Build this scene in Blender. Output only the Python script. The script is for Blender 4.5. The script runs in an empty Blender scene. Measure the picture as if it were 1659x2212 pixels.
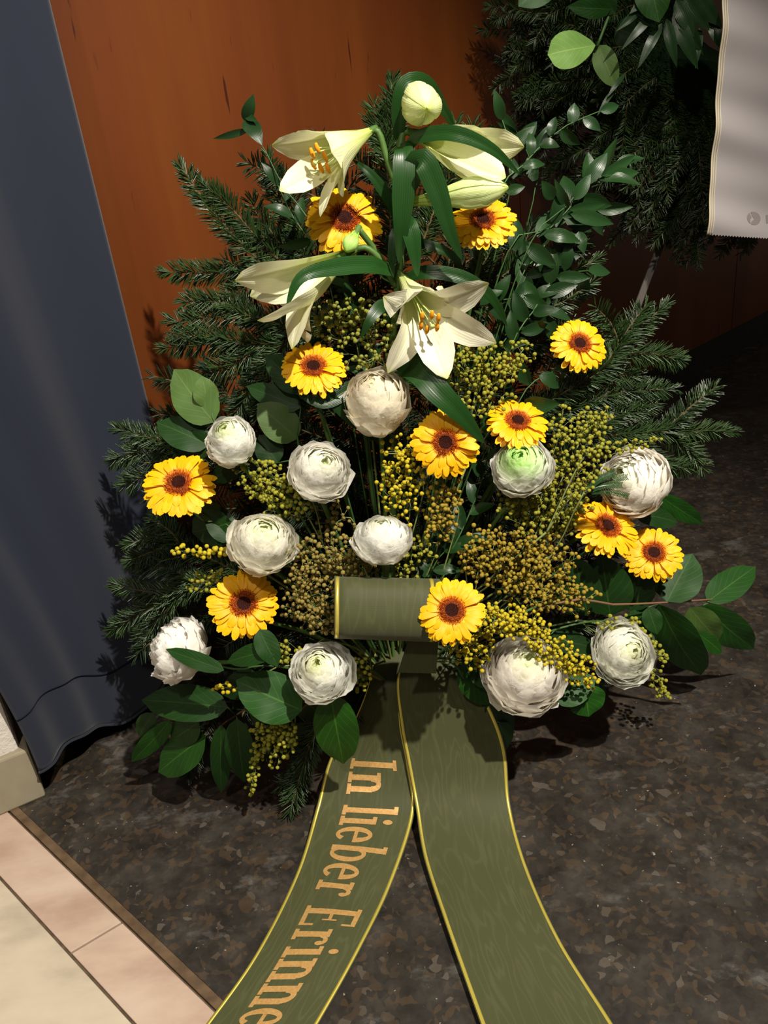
import bpy, math, random
import numpy as np
from mathutils import Vector, Matrix

# ------------------------------------------------------------------ camera
SC = bpy.context.scene
COL = SC.collection
W, H = 1659, 2212
FPX = 1790.0
PITCH, ROLL = math.radians(26), math.radians(6.5)
CAMZ = 1.0
F_ = np.array([0, math.cos(PITCH), -math.sin(PITCH)])
U0 = np.array([0, math.sin(PITCH), math.cos(PITCH)])
R0 = np.array([1.0, 0, 0])
R_ = R0 * math.cos(ROLL) - U0 * math.sin(ROLL)
U_ = U0 * math.cos(ROLL) + R0 * math.sin(ROLL)
CAMP = np.array([0, 0, CAMZ])
cam_data = bpy.data.cameras.new('camera')
cam_data.sensor_fit = 'VERTICAL'
cam_data.sensor_height = 36.0
cam_data.lens = 36.0 * FPX / H
cam_data.clip_start = 0.02
cam = bpy.data.objects.new('camera', cam_data)
COL.objects.link(cam)
m = Matrix.Identity(4)
for i in range(3):
    m[i][0] = R_[i]; m[i][1] = U_[i]; m[i][2] = -F_[i]; m[i][3] = CAMP[i]
cam.matrix_world = m
SC.camera = cam

# ------------------------------------------------------------------ light
world = bpy.data.worlds.new('world'); SC.world = world
world.use_nodes = True
bg = world.node_tree.nodes['Background']
bg.inputs[0].default_value = (1.0, 0.87, 0.72, 1)
bg.inputs[1].default_value = 0.09

def spot(name, loc, target, power, size_deg, blend, radius, col):
    d = bpy.data.lights.new(name, 'SPOT')
    d.energy = power; d.spot_size = math.radians(size_deg); d.spot_blend = blend
    d.shadow_soft_size = radius; d.color = col
    o = bpy.data.objects.new(name, d); COL.objects.link(o)
    o.location = loc
    o.rotation_euler = (Vector(target) - Vector(loc)).to_track_quat('-Z', 'Y').to_euler()
    return o
spot('overhead_spot', (0.95, -0.25, 3.1), (-0.08, 1.15, 0.53), 550, 50, 0.8, 0.03, (1.0, 0.925, 0.80))
spot('overhead_spot', (-0.5, -0.9, 2.9), (-0.15, 1.2, 0.5), 85, 60, 0.8, 0.06, (1.0, 0.90, 0.76))  # added fill light, weaker, from the left front
SC.view_settings.view_transform = 'Standard'
SC.view_settings.look = 'None'
SC.view_settings.gamma = 1.0
SC.view_settings.use_curve_mapping = False
SC.view_settings.exposure = 0.32

# ------------------------------------------------------------------ helpers
rnd = random.Random(7)
npr = np.random.RandomState(7)
V = lambda *a: np.array(a, dtype=float)

def ray(px, py):
    d = F_ * FPX + R_ * (px - W / 2) - U_ * (py - H / 2)
    return d
def P(px, py, Y):
    d = ray(px, py); return d * (Y / d[1]) + CAMP
def PZ(px, py, z):
    d = ray(px, py); return d * ((z - CAMZ) / d[2]) + CAMP
def PW(px, py, p0, n):
    d = ray(px, py); t = np.dot(np.array(p0) - CAMP, n) / np.dot(d, n); return CAMP + d * t
def ysurf(px, py):
    return float(np.interp(py, [150, 600, 1000, 1450, 1750], [1.19, 1.12, 1.04, 0.955, 0.97])) + 0.10 * ((px - 860) / 550.0) ** 2
def S(px, py, dd=0.0):
    p = P(px, py, ysurf(px, py) + dd)
    if p[2] < 0.012: p = PZ(px, py, 0.012)
    return p
def nrm(v):
    v = np.asarray(v, float); return v / (np.linalg.norm(v) + 1e-12)
def tocam(p): return nrm(CAMP - p)
PXM = lambda p: np.linalg.norm(p - CAMP) / FPX     # metres per pixel at p (approx.)

def mesh(name, verts, faces, uvs=None, smooth=True):
    me = bpy.data.meshes.new(name)
    verts = np.asarray(verts, dtype=np.float32).reshape(-1, 3)
    if isinstance(faces, np.ndarray):
        nf, k = faces.shape
        me.vertices.add(len(verts)); me.vertices.foreach_set('co', verts.ravel())
        me.loops.add(nf * k); me.loops.foreach_set('vertex_index', faces.astype(np.int32).ravel())
        me.polygons.add(nf)
        me.polygons.foreach_set('loop_start', np.arange(0, nf * k, k, dtype=np.int32))
        me.update(calc_edges=True)
    else:
        me.from_pydata([tuple(map(float, v)) for v in verts], [], faces)
    if smooth:
        me.polygons.foreach_set('use_smooth', np.ones(len(me.polygons), dtype=bool))
    if uvs is not None:
        uv = me.uv_layers.new(name='UVMap')
        li = np.zeros(len(me.loops), dtype=np.int32); me.loops.foreach_get('vertex_index', li)
        uv.data.foreach_set('uv', np.asarray(uvs, dtype=np.float32)[li].ravel())
    me.update()
    return me

def obj(name, me, mat=None, parent=None, mw=None, color=None, kind=None):
    if mat is not None:
        if isinstance(mat, (list, tuple)):
            if len(me.materials) == 0:
                for x in mat: me.materials.append(x)
        elif len(me.materials) == 0:
            me.materials.append(mat)
    o = bpy.data.objects.new(name, me); COL.objects.link(o)
    if parent is not None:
        o.parent = parent
        pl = Matrix.Translation(parent.location) if parent.type == 'EMPTY' else Matrix.Identity(4)
        o.matrix_local = pl.inverted() @ (mw if mw is not None else Matrix.Identity(4))
    elif mw is not None:
        o.matrix_world = mw
    if color is not None: o.color = color
    if kind: o['kind'] = kind
    return o

def thing(name, label, cat, loc=(0, 0, 0), group=None):
    o = bpy.data.objects.new(name, None); COL.objects.link(o)
    o.empty_display_size = 0.02
    o.location = [float(x) for x in loc]
    o['label'] = label; o['category'] = cat
    if group: o['group'] = group
    return o
def tag(o, label, cat, group=None):
    o['label'] = label; o['category'] = cat
    if group: o['group'] = group
    return o

def grid_faces(nu, nv, closed=False):
    f = []
    for i in range(nu - 1):
        for j in range(nv - (0 if closed else 1)):
            a = i * nv + j; b = i * nv + (j + 1) % nv
            f.append((a, b, b + nv, a + nv))
    return np.array(f, dtype=np.int32)

def smooth_path(pts, n):
    """Catmull-Rom resample of a polyline to n points (uniform arclength)."""
    pts = [np.asarray(p, float) for p in pts]
    if len(pts) == 2:
        return np.array([pts[0] * (1 - t) + pts[1] * t for t in np.linspace(0, 1, n)])
    e = [2 * pts[0] - pts[1]] + pts + [2 * pts[-1] - pts[-2]]
    out = []
    for i in range(1, len(e) - 2):
        p0, p1, p2, p3 = e[i - 1:i + 3]
        for t in np.linspace(0, 1, 12, endpoint=False):
            out.append(0.5 * ((2 * p1) + (-p0 + p2) * t + (2 * p0 - 5 * p1 + 4 * p2 - p3) * t * t + (-p0 + 3 * p1 - 3 * p2 + p3) * t ** 3))
    out.append(pts[-1]); out = np.array(out)
    s = np.r_[0, np.cumsum(np.linalg.norm(np.diff(out, axis=0), axis=1))]
    q = np.linspace(0, s[-1], n)
    return np.stack([np.interp(q, s, out[:, k]) for k in range(out.shape[1])], 1)

def tube_arrays(path, radii, ns=7, off=0):
    path = np.asarray(path, float); n = len(path)
    if np.isscalar(radii): radii = [radii] * n
    if len(radii) != n: radii = np.interp(np.linspace(0, 1, n), np.linspace(0, 1, len(radii)), radii)
    T = np.gradient(path, axis=0); T /= (np.linalg.norm(T, axis=1)[:, None] + 1e-12)
    ref = V(0, 0, 1) if abs(T[0][2]) < 0.9 else V(1, 0, 0)
    vs = []
    u = nrm(np.cross(T[0], ref))
    for i in range(n):
        u = nrm(u - np.dot(u, T[i]) * T[i]); w = np.cross(T[i], u)
        for k in range(ns):
            a = 2 * math.pi * k / ns
            vs.append(path[i] + radii[i] * (math.cos(a) * u + math.sin(a) * w))
    f = grid_faces(n, ns, True)
    c0 = len(vs); vs.append(path[0]); vs.append(path[-1])
    caps = []
    for k in range(ns):
        caps.append((c0, (k + 1) % ns, k, k)); b = (n - 1) * ns
        caps.append((c0 + 1, b + k, b + (k + 1) % ns, b + (k + 1) % ns))
    F = [tuple(x) for x in f] + [(a, b, c) for a, b, c, _ in caps]
    return vs, [tuple(i + off for i in q) for q in F]
def tube(path, radii, ns=7):
    v, f = tube_arrays(path, radii, ns); return mesh('tube', v, f)
class MB:
    def __init__(s): s.v = []; s.f = []
    def add(s, v, f):
        o = len(s.v); s.v.extend([tuple(map(float, x)) for x in v]); s.f.extend([tuple(int(i) + o for i in q) for q in f])
    def tube(s, path, r, ns=5):
        v, f = tube_arrays(path, r, ns); s.add(v, f)
    def box(s, c, ax, hs):
        c = np.asarray(c, float); vs = []
        for sx in (-1, 1):
            for sy in (-1, 1):
                for sz in (-1, 1):
                    vs.append(c + ax[0] * hs[0] * sx + ax[1] * hs[1] * sy + ax[2] * hs[2] * sz)
        s.add(vs, [(0, 1, 3, 2), (4, 6, 7, 5), (0, 4, 5, 1), (2, 3, 7, 6), (0, 2, 6, 4), (1, 5, 7, 3)])
    def mesh(s, name='m', smooth=True): return mesh(name, s.v, s.f, smooth=smooth)

def bevel(o, w=0.002, seg=2):
    md = o.modifiers.new('bevel', 'BEVEL'); md.width = w; md.segments = seg; md.limit_method = 'ANGLE'

# ------------------------------------------------------------------ materials
def lin(r, g, b):
    f = lambda c: ((c / 255.0 + 0.055) / 1.055) ** 2.4 if c / 255.0 > 0.04045 else c / 255.0 / 12.92
    return (f(r), f(g), f(b), 1.0)
class M:
    def __init__(s, name):
        s.m = bpy.data.materials.new(name); s.m.use_nodes = True
        s.nt = s.m.node_tree; s.n = s.nt.nodes; s.l = s.nt.links
        s.b = s.n['Principled BSDF']; s.out = s.n['Material Output']
    def node(s, t, **kw):
        x = s.n.new(t)
        for k, v in kw.items():
            if k.startswith('i_'): x.inputs[k[2:].replace('_', ' ')].default_value = v
            else: setattr(x, k, v)
        return x
    def link(s, a, b): s.l.new(a, b)
    def rough(s, v): s.b.inputs['Roughness'].default_value = v; return s
    def spec(s, v): s.b.inputs['Specular IOR Level'].default_value = v; return s
    def coord(s, kind='Object', scale=(1, 1, 1)):
        tc = s.node('ShaderNodeTexCoord'); mp = s.node('ShaderNodeMapping')
        mp.inputs['Scale'].default_value = scale
        s.link(tc.outputs[kind], mp.inputs[0]); return mp.outputs[0]
    def noise(s, vec, scale, detail=4, rough=0.55):
        x = s.node('ShaderNodeTexNoise'); x.inputs['Scale'].default_value = scale
        x.inputs['Detail'].default_value = detail; x.inputs['Roughness'].default_value = rough
        if vec is not None: s.link(vec, x.inputs['Vector'])
        return x.outputs['Fac']
    def ramp(s, fac, stops):
        x = s.node('ShaderNodeValToRGB'); e = x.color_ramp.elements
        while len(e) < len(stops): e.new(0.5)
        for el, (p, c) in zip(e, stops): el.position = p; el.color = c
        s.link(fac, x.inputs[0]); return x.outputs[0]
    def mix(s, fac, a, b, mode='MIX'):
        x = s.node('ShaderNodeMix'); x.data_type = 'RGBA'; x.blend_type = mode
        for sock, v in ((x.inputs[0], fac), (x.inputs[6], a), (x.inputs[7], b)):
            if hasattr(v, 'links'): s.link(v, sock)
            else: sock.default_value = v
        return x.outputs[2]
    def math(s, op, a, b=None, c=None):
        x = s.node('ShaderNodeMath'); x.operation = op
        for i, v in enumerate((a, b, c)):
            if v is None: continue
            if hasattr(v, 'links'): s.link(v, x.inputs[i])
            else: x.inputs[i].default_value = v
        return x.outputs[0]
    def color(s, c):
        if hasattr(c, 'links'): s.link(c, s.b.inputs['Base Color'])
        else: s.b.inputs['Base Color'].default_value = c
        return s
    def bump(s, h, strength=0.3, dist=0.001):
        x = s.node('ShaderNodeBump'); x.inputs['Strength'].default_value = strength; x.inputs['Distance'].default_value = dist
        s.link(h, x.inputs['Height']); s.link(x.outputs[0], s.b.inputs['Normal']); return s
    def translucent(s, fac, c):
        t = s.node('ShaderNodeBsdfTranslucent'); mx = s.node('ShaderNodeMixShader'); mx.inputs[0].default_value = fac
        if hasattr(c, 'links'): s.link(c, t.inputs[0])
        else: t.inputs[0].default_value = c
        s.link(s.b.outputs[0], mx.inputs[1]); s.link(t.outputs[0], mx.inputs[2]); s.link(mx.outputs[0], s.out.inputs[0]); return s

def mat_wood():
    m = M('cherry_wood'); co = m.coord('Object', (1, 1, 1))
    g = m.noise(m.coord('Object', (26, 26, 1.3)), 1.0, 5, 0.6)
    f = m.noise(m.coord('Object', (260, 260, 5)), 1.0, 3, 0.6)
    big = m.noise(m.coord('Object', (5, 5, 0.8)), 1.0, 2, 0.5)
    c = m.ramp(g, [(0.25, lin(90, 43, 13)), (0.5, lin(97, 47, 15)), (0.75, lin(105, 53, 17))])
    c = m.mix(0.5, c, m.ramp(big, [(0.3, lin(74, 31, 10)), (0.7, lin(114, 62, 21))]))
    c = m.mix(m.math('MULTIPLY', m.ramp(f, [(0.35, (1, 1, 1, 1)), (0.6, (0, 0, 0, 1))]), 0.10), c, lin(96, 42, 18))
    fl = m.noise(m.coord('Object', (70, 70, 9)), 1.0, 2, 0.4)
    c = m.mix(m.ramp(fl, [(0.70, (0, 0, 0, 1)), (0.74, (1, 1, 1, 1))]), c, lin(60, 22, 10))
    m.color(c).rough(0.42).spec(0.35); m.bump(f, 0.05, 0.0005)
    return m.m
def mat_floor():
    m = M('dark_polished_terrazzo')
    v = m.node('ShaderNodeTexVoronoi'); v.inputs['Scale'].default_value = 110; v.inputs['Randomness'].default_value = 1
    wco = m.coord('Object'); nz = m.node('ShaderNodeTexNoise'); nz.inputs['Scale'].default_value = 30; m.link(wco, nz.inputs['Vector'])
    wv = m.node('ShaderNodeVectorMath'); wv.operation = 'MULTIPLY_ADD'; m.link(nz.outputs['Color'], wv.inputs[0])
    wv.inputs[1].default_value = (0.03, 0.03, 0.03); m.link(wco, wv.inputs[2]); m.link(wv.outputs[0], v.inputs['Vector'])
    sep = m.node('ShaderNodeSeparateColor'); m.link(v.outputs['Color'], sep.inputs[0])
    chips = m.ramp(sep.outputs[0], [(0.0, lin(26, 24, 22)), (0.5, lin(42, 38, 33)), (0.75, lin(54, 47, 39)), (0.9, lin(80, 62, 40)), (0.96, lin(76, 58, 38)), (1.0, lin(106, 98, 88))])
    n1 = m.noise(wco, 16, 6, 0.65)
    base = m.ramp(n1, [(0.3, lin(23, 21, 19)), (0.5, lin(41, 37, 33)), (0.7, lin(64, 59, 53))])
    c = m.mix(0.4, base, chips)
    n2 = m.noise(m.coord('Object', (1, 1.6, 1)), 7, 6, 0.7)
    c = m.mix(m.ramp(n2, [(0.58, (0, 0, 0, 1)), (0.68, (0.6, 0.6, 0.6, 1))]), c, lin(92, 89, 86))
    n3 = m.noise(wco, 120, 2, 0.5)
    c = m.mix(m.ramp(n3, [(0.72, (0, 0, 0, 1)), (0.76, (0.7, 0.7, 0.7, 1))]), c, lin(150, 140, 124))
    m.color(c).spec(0.4)
    r = m.ramp(n1, [(0.3, (0.38, 0.38, 0.38, 1)), (0.7, (0.6, 0.6, 0.6, 1))]); m.link(r, m.b.inputs['Roughness'])
    m.bump(n1, 0.12, 0.002)
    return m.m
def mat_marble(name, a, b, c_):
    m = M(name); co = m.coord('Object')
    n = m.noise(m.coord('Object', (3.0, 6.0, 3)), 1.6, 5, 0.6)
    c = m.ramp(n, [(0.3, a), (0.52, b), (0.72, c_)])
    m.color(c).rough(0.38).spec(0.4); return m.m
def mat_simple(name, c, rough=0.5, spec=0.5, metallic=0.0, noise=None, trans=None):
    m = M(name)
    if noise:
        sc, c2 = noise
        f = m.noise(m.coord('Object'), sc, 3)
        cc = m.ramp(f, [(0.3, c), (0.7, c2)]); m.color(cc)
        m.bump(f, 0.15, 0.001)
    else: cc = c; m.color(c)
    m.rough(rough).spec(spec); m.b.inputs['Metallic'].default_value = metallic
    if trans: m.translucent(trans, cc)
    return m.m
def mat_plaster():
    m = M('rough_white_plaster'); f = m.noise(m.coord('Object'), 90, 6, 0.7)
    m.color(lin(214, 208, 200)).rough(0.9).spec(0.1); m.bump(f, 0.8, 0.004); return m.m
def mat_curtain():
    m = M('blue_curtain_cloth'); f = m.noise(m.coord('Object'), 900, 2)
    c = m.mix(m.math('MULTIPLY', f, 0.3), lin(35, 40, 54), lin(28, 32, 44))
    m.color(c).rough(0.85).spec(0.15); m.b.inputs['Sheen Weight'].default_value = 0.15; m.bump(f, 0.2, 0.0004); return m.m
def mat_ribbon():
    m = M('olive_moire_ribbon')
    tc = m.node('ShaderNodeTexCoord'); mp = m.node('ShaderNodeMapping'); mp.inputs['Scale'].default_value = (3.2, 4.0, 1)
    m.link(tc.outputs['UV'], mp.inputs[0])
    n = m.node('ShaderNodeTexNoise'); n.inputs['Scale'].default_value = 1.4; n.inputs['Detail'].default_value = 2; m.link(mp.outputs[0], n.inputs['Vector'])
    st = m.math('SINE', m.math('MULTIPLY', n.outputs['Fac'], 60.0))
    st = m.math('MULTIPLY_ADD', st, 0.5, 0.5)
    msk = m.noise(m.coord('UV', (1.5, 5, 1)), 1.0, 2)
    k = m.math('MULTIPLY', m.math('POWER', st, 5.0), m.math('MULTIPLY', msk, 0.22))
    c = m.mix(k, lin(64, 67, 40), lin(112, 114, 78))
    # fine cross ribs
    sx = m.node('ShaderNodeSeparateXYZ'); m.link(tc.outputs['UV'], sx.inputs[0])
    rib = m.math('SINE', m.math('MULTIPLY', sx.outputs[1], 5200.0))
    m.color(c).rough(0.62).spec(0.2); m.b.inputs['Sheen Weight'].default_value = 0.15
    m.bump(rib, 0.08, 0.0002)
    return m.m
def mat_white_ribbon():
    m = M('white_satin_ribbon'); tc = m.node('ShaderNodeTexCoord'); sx = m.node('ShaderNodeSeparateXYZ'); m.link(tc.outputs['UV'], sx.inputs[0])
    rib = m.math('SINE', m.math('MULTIPLY', sx.outputs[1], 2600.0)); v = m.math('SINE', m.math('MULTIPLY', sx.outputs[0], 330.0))
    m.color(lin(172, 166, 168)).rough(0.42).spec(0.4)
    m.bump(m.math('ADD', rib, m.math('MULTIPLY', v, 0.6)), 0.1, 0.0002); return m.m

def uvsep(m):
    tc = m.node('ShaderNodeTexCoord'); sx = m.node('ShaderNodeSeparateXYZ'); m.link(tc.outputs['UV'], sx.inputs[0])
    return sx.outputs[0], sx.outputs[1]
def objcolor(m):
    return m.node('ShaderNodeObjectInfo').outputs['Color']
def mat_leaf(name, kind, base, light, rough, trans=0.15, tcol=None):
    m = M(name); u, v = uvsep(m)
    av = m.math('ABSOLUTE', m.math('SUBTRACT', v, 0.5))
    if kind == 'net':
        mid = m.math('LESS_THAN', av, 0.018)
        ph = m.math('SUBTRACT', m.math('MULTIPLY', u, 44.0), m.math('MULTIPLY', av, 34.0))
        sv = m.math('POWER', m.math('MULTIPLY_ADD', m.math('SINE', ph), 0.5, 0.5), 26.0)
        vein = m.math('MAXIMUM', mid, m.math('MULTIPLY', sv, 0.45))
    else:
        vein = m.math('POWER', m.math('MULTIPLY_ADD', m.math('SINE', m.math('MULTIPLY', v, 62.0)), 0.5, 0.5), 4.0)
        vein = m.math('MULTIPLY', vein, 0.35)
    n = m.noise(m.coord('Object'), 28, 3)
    b = m.mix(n, base, tuple(min(1, x * 1.6) for x in base[:3]) + (1,))
    c = m.mix(m.math('MULTIPLY', vein, 0.55), b, light)
    c = m.mix(1.0, c, objcolor(m), 'MULTIPLY')
    m.color(c).rough(rough).spec(0.34)
    m.bump(m.math('SUBTRACT', n, m.math('MULTIPLY', vein, 0.7)), 0.35, 0.0008)
    m.translucent(trans, c if tcol is None else tcol)
    return m.m
def mat_tepal():
    m = M('lily_tepal'); u, v = uvsep(m)
    av = m.math('ABSOLUTE', m.math('SUBTRACT', v, 0.5))
    c = m.ramp(u, [(0.0, lin(176, 200, 92)), (0.3, lin(222, 228, 160)), (0.62, lin(242, 240, 212)), (0.93, lin(244, 242, 218)), (1.0, lin(206, 214, 130))])
    rib = m.math('MULTIPLY', m.math('LESS_THAN', av, 0.035), 0.35)
    c = m.mix(rib, c, lin(190, 206, 118))
    st = m.math('POWER', m.math('MULTIPLY_ADD', m.math('SINE', m.math('MULTIPLY', v, 75.0)), 0.5, 0.5), 3.0)
    c = m.mix(1.0, c, objcolor(m), 'MULTIPLY')
    m.color(c).rough(0.42).spec(0.4); m.bump(st, 0.25, 0.0005); m.translucent(0.25, c)
    return m.m
def mat_gerbera():
    m = M('gerbera_petal_yellow'); u, v = uvsep(m)
    n = m.noise(m.coord('Object', (1, 1, 1)), 25, 2)
    c = m.ramp(u, [(0.0, lin(248, 168, 6)), (0.35, lin(252, 186, 8)), (0.9, lin(253, 196, 14)), (1.0, lin(254, 204, 36))])
    st = m.math('POWER', m.math('MULTIPLY_ADD', m.math('SINE', m.math('MULTIPLY', v, 26.0)), 0.5, 0.5), 2.0)
    c = m.mix(m.math('MULTIPLY', st, 0.2), c, lin(242, 168, 6))
    c = m.mix(1.0, c, objcolor(m), 'MULTIPLY')
    m.color(c).rough(0.5).spec(0.3); m.bump(st, -0.3, 0.0006); m.translucent(0.22, c)
    return m.m
def mat_ran():
    m = M('ranunculus_petal'); u, v = uvsep(m)
    n = m.noise(m.coord('Object'), 5, 3)
    c = m.mix(1.0, m.ramp(u, [(0.0, lin(246, 246, 228)), (0.5, lin(252, 251, 246)), (1.0, lin(254, 254, 252))]), objcolor(m), 'MULTIPLY')
    m.color(c).rough(0.55).spec(0.25); m.bump(n, 0.2, 0.01); m.b.inputs['Subsurface Weight'].default_value = 0.35; m.b.inputs['Subsurface Scale'].default_value = 0.006; m.b.inputs['Subsurface Radius'].default_value = (1, .9, .7); m.translucent(0.4, c)
    return m.m

MW = mat_wood(); MFLOOR = mat_floor()
MPINK = mat_marble('pink_marble', lin(158, 132, 116), lin(180, 158, 142), lin(190, 174, 158))
MWHITE = mat_marble('white_marble', lin(152, 142, 126), lin(182, 169, 150), lin(192, 180, 160))
MSKIRT = mat_marble('skirting_marble', lin(128, 120, 100), lin(146, 138, 118), lin(160, 152, 132))
MGROUT = mat_simple('grey_brown_grout', lin(96, 82, 66), 0.9, 0.1, noise=(60, lin(70, 58, 46)))
MSTRIP = mat_simple('brown_metal_strip', lin(112, 92, 70), 0.55, 0.4, 0.3, noise=(40, lin(82, 64, 48)))
MPLAS = mat_plaster(); MCUR = mat_curtain(); MRIB = mat_ribbon(); MWRIB = mat_white_ribbon()
MSEAM = mat_simple('dark_blue_thread', lin(22, 24, 42), 0.9, 0.1)
MBASE = mat_simple('dark_baseboard', lin(46, 40, 38), 0.6, 0.3, noise=(30, lin(36, 31, 30)))
MSEAMW = mat_simple('dark_gap', lin(22, 12, 8), 0.9, 0.1)
MGOLD = mat_simple('gold_edge', lin(226, 208, 96), 0.3, 0.5, 0.6)
MPRINT = mat_simple('copper_gold_print', lin(208, 166, 104), 0.4, 0.5, 0.4, noise=(300, lin(186, 142, 82)))
MEDGE = mat_simple('black_ribbon_edge', lin(30, 32, 18), 0.6, 0.3)
MSTEEL = mat_simple('grey_metal', lin(84, 78, 74), 0.5, 0.5, 0.6)
MGREY = mat_simple('grey_print', lin(140, 132, 132), 0.5, 0.3)
MCORD = mat_simple('ivory_cord', lin(226, 214, 182), 0.4, 0.5)
MBOWL = mat_simple('black_plastic', lin(20, 20, 20), 0.4, 0.4)
MFOAM = mat_simple('green_floral_foam', lin(24, 44, 20), 0.95, 0.1, noise=(200, lin(16, 30, 14)))
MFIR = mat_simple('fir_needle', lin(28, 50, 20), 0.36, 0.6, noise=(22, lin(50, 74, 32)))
MFIRSHADE = mat_simple('fir_needle_shaded', lin(18, 34, 18), 0.4, 0.5, noise=(22, lin(34, 54, 28)))  # darker copy of the needles; shade inside the arrangement put into the colour
MBARK = mat_simple('fir_twig_bark', lin(92, 82, 52), 0.8, 0.2, noise=(120, lin(62, 46, 30)))
MSTEM = mat_simple('green_stem', lin(92, 124, 60), 0.5, 0.4, noise=(30, lin(70, 104, 44)), trans=0.1)
MSTEMD = mat_simple('dark_green_stem', lin(44, 76, 34), 0.5, 0.4, noise=(30, lin(58, 92, 44)))
MSTEMR = mat_simple('red_brown_twig', lin(124, 78, 62), 0.6, 0.3, noise=(30, lin(108, 96, 60)))
MSALAL = mat_leaf('salal_leaf', 'net', lin(22, 64, 10), lin(76, 118, 44), 0.55)
MSALALB = mat_leaf('salal_leaf_back', 'net', lin(84, 116, 54), lin(140, 160, 92), 0.6)
MRUSC = mat_leaf('ruscus_leaf', 'par', lin(24, 50, 22), lin(58, 86, 50), 0.33)
MLILYL = mat_leaf('lily_leaf', 'par', lin(24, 56, 20), lin(60, 98, 44), 0.33)
MTEP = mat_tepal(); MGER = mat_gerbera(); MRAN = mat_ran()
MANTH = mat_simple('orange_anther', lin(226, 150, 30), 0.8, 0.2)
MFIL = mat_simple('pale_green_filament', lin(206, 220, 140), 0.5, 0.4, trans=0.2)
MORG = mat_simple('orange_floret', lin(222, 116, 22), 0.6, 0.3, noise=(300, lin(190, 84, 18)))
MBRN = mat_simple('brown_floret', lin(160, 76, 26), 0.6, 0.15, noise=(400, lin(100, 40, 16)))
MDRK = mat_simple('dark_floret', lin(34, 10, 6), 0.7, 0.1, noise=(400, lin(58, 20, 10)))
MBLO = {}
for k, c1, c2 in (('green', (112, 116, 48), (138, 140, 56)), ('yellow', (166, 150, 30), (186, 168, 38)), ('ochre', (150, 128, 40), (134, 116, 40)), ('dull', (118, 106, 54), (138, 120, 58)), ('olive', (120, 124, 42), (150, 144, 44))):
    MBLO[k] = mat_simple('mimosa_%s_blossom' % k, lin(*c1), 0.75, 0.2, noise=(60, lin(*c2)))
MMST = mat_simple('mimosa_stem', lin(112, 124, 70), 0.6, 0.3)
MCALYX = MSTEMD

# ------------------------------------------------------------------ the setting
WD = nrm(V(math.cos(math.radians(41)), math.sin(math.radians(41)), 0))     # wall direction
WN = nrm(V(WD[1], -WD[0], 0))                                             # wall normal towards the room
W0 = V(-0.42, 1.48, 0)
ZUP = V(0, 0, 1)
def wallpt(s, z, off=0.0): return W0 + WD * s + WN * off + ZUP * z
# floor slab
def slab(name, pts, z0, z1, mat, parent=None, kind=None, bw=0):
    n = len(pts); v = [(p[0], p[1], z0) for p in pts] + [(p[0], p[1], z1) for p in pts]
    f = [tuple(range(n))[::-1], tuple(range(n, 2 * n))] + [(i, (i + 1) % n, n + (i + 1) % n, n + i) for i in range(n)]
    o = obj(name, mesh(name, v, f, smooth=False), mat, parent, kind=kind)
    if bw: bevel(o, bw)
    return o
E0 = PZ(30, 1757, 0)[:2]; E1 = PZ(470, 2180, 0)[:2]; ED = (E1 - E0) / np.linalg.norm(E1 - E0)
EN = np.array([-ED[1], ED[0]])
if EN[0] < 0: EN = -EN          # towards the dark floor
EA = E0 - ED * 0.03; EB = E0 + ED * 1.5
floor = slab('floor', [EA + EN * 0.012, EB + EN * 0.012, (3.4, -0.6), (3.4, 5.0), (-1.6, 3.2), (-1.7, 1.5)][::1], -0.05, 0.0, MFLOOR, kind='structure')
sub = slab('grout_bed', [(-3, -1.0), EB + EN * 0.02, EA + EN * 0.02, (-1.2, 1.5), (-3, 1.5)], -0.05, -0.004, MGROUT, parent=floor, kind=None)
strip = slab('trim_1', [EA - EN * 0.002, EB - EN * 0.002, EB + EN * 0.0115, EA + EN * 0.0115], -0.04, 0.0015, MSTRIP, kind='structure', bw=0.001)
# marble tiles (parts of the floor)
G0 = PZ(0, 1889, 0)[:2]; G1 = PZ(283, 2212, 0)[:2]; wrow = abs(np.dot(G0 - E0, EN)); wrow = 0.5 * (wrow + abs(np.dot(G1 - E0, EN)))
J = PZ(261, 1996, 0)[:2]; J2 = PZ(152, 2061, 0)[:2]; sk = J2 - J; sk = sk / abs(np.dot(sk, EN)) * 1.0
j0 = np.dot(J - E0, ED)
def tile(s0, s1, w0, w1, mat):
    g = 0.0018
    def q(s, w): return E0 + ED * s + sk * w
    a = g
    return slab('tile', [q(s0 + a, w0 + a), q(s1 - a, w0 + a), q(s1 - a, w1 - a), q(s0 + a, w1 - a)], -0.03, 0.0 + rnd.uniform(-.0003, .0004), mat, parent=floor, bw=0.0012)
L = 0.62
for s in (j0 - 2 * L, j0 - L, j0, j0 + L):
    tile(s, s + L, 0.003, wrow, MPINK)
for s in (j0 - 1.55, j0 - 0.52 - 0.03, j0 + 0.49):
    tile(s, s + 1.04, wrow, wrow + 0.34, MWHITE)
    tile(s, s + 1.04, wrow + 0.34, wrow + 0.7, MWHITE)
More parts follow.
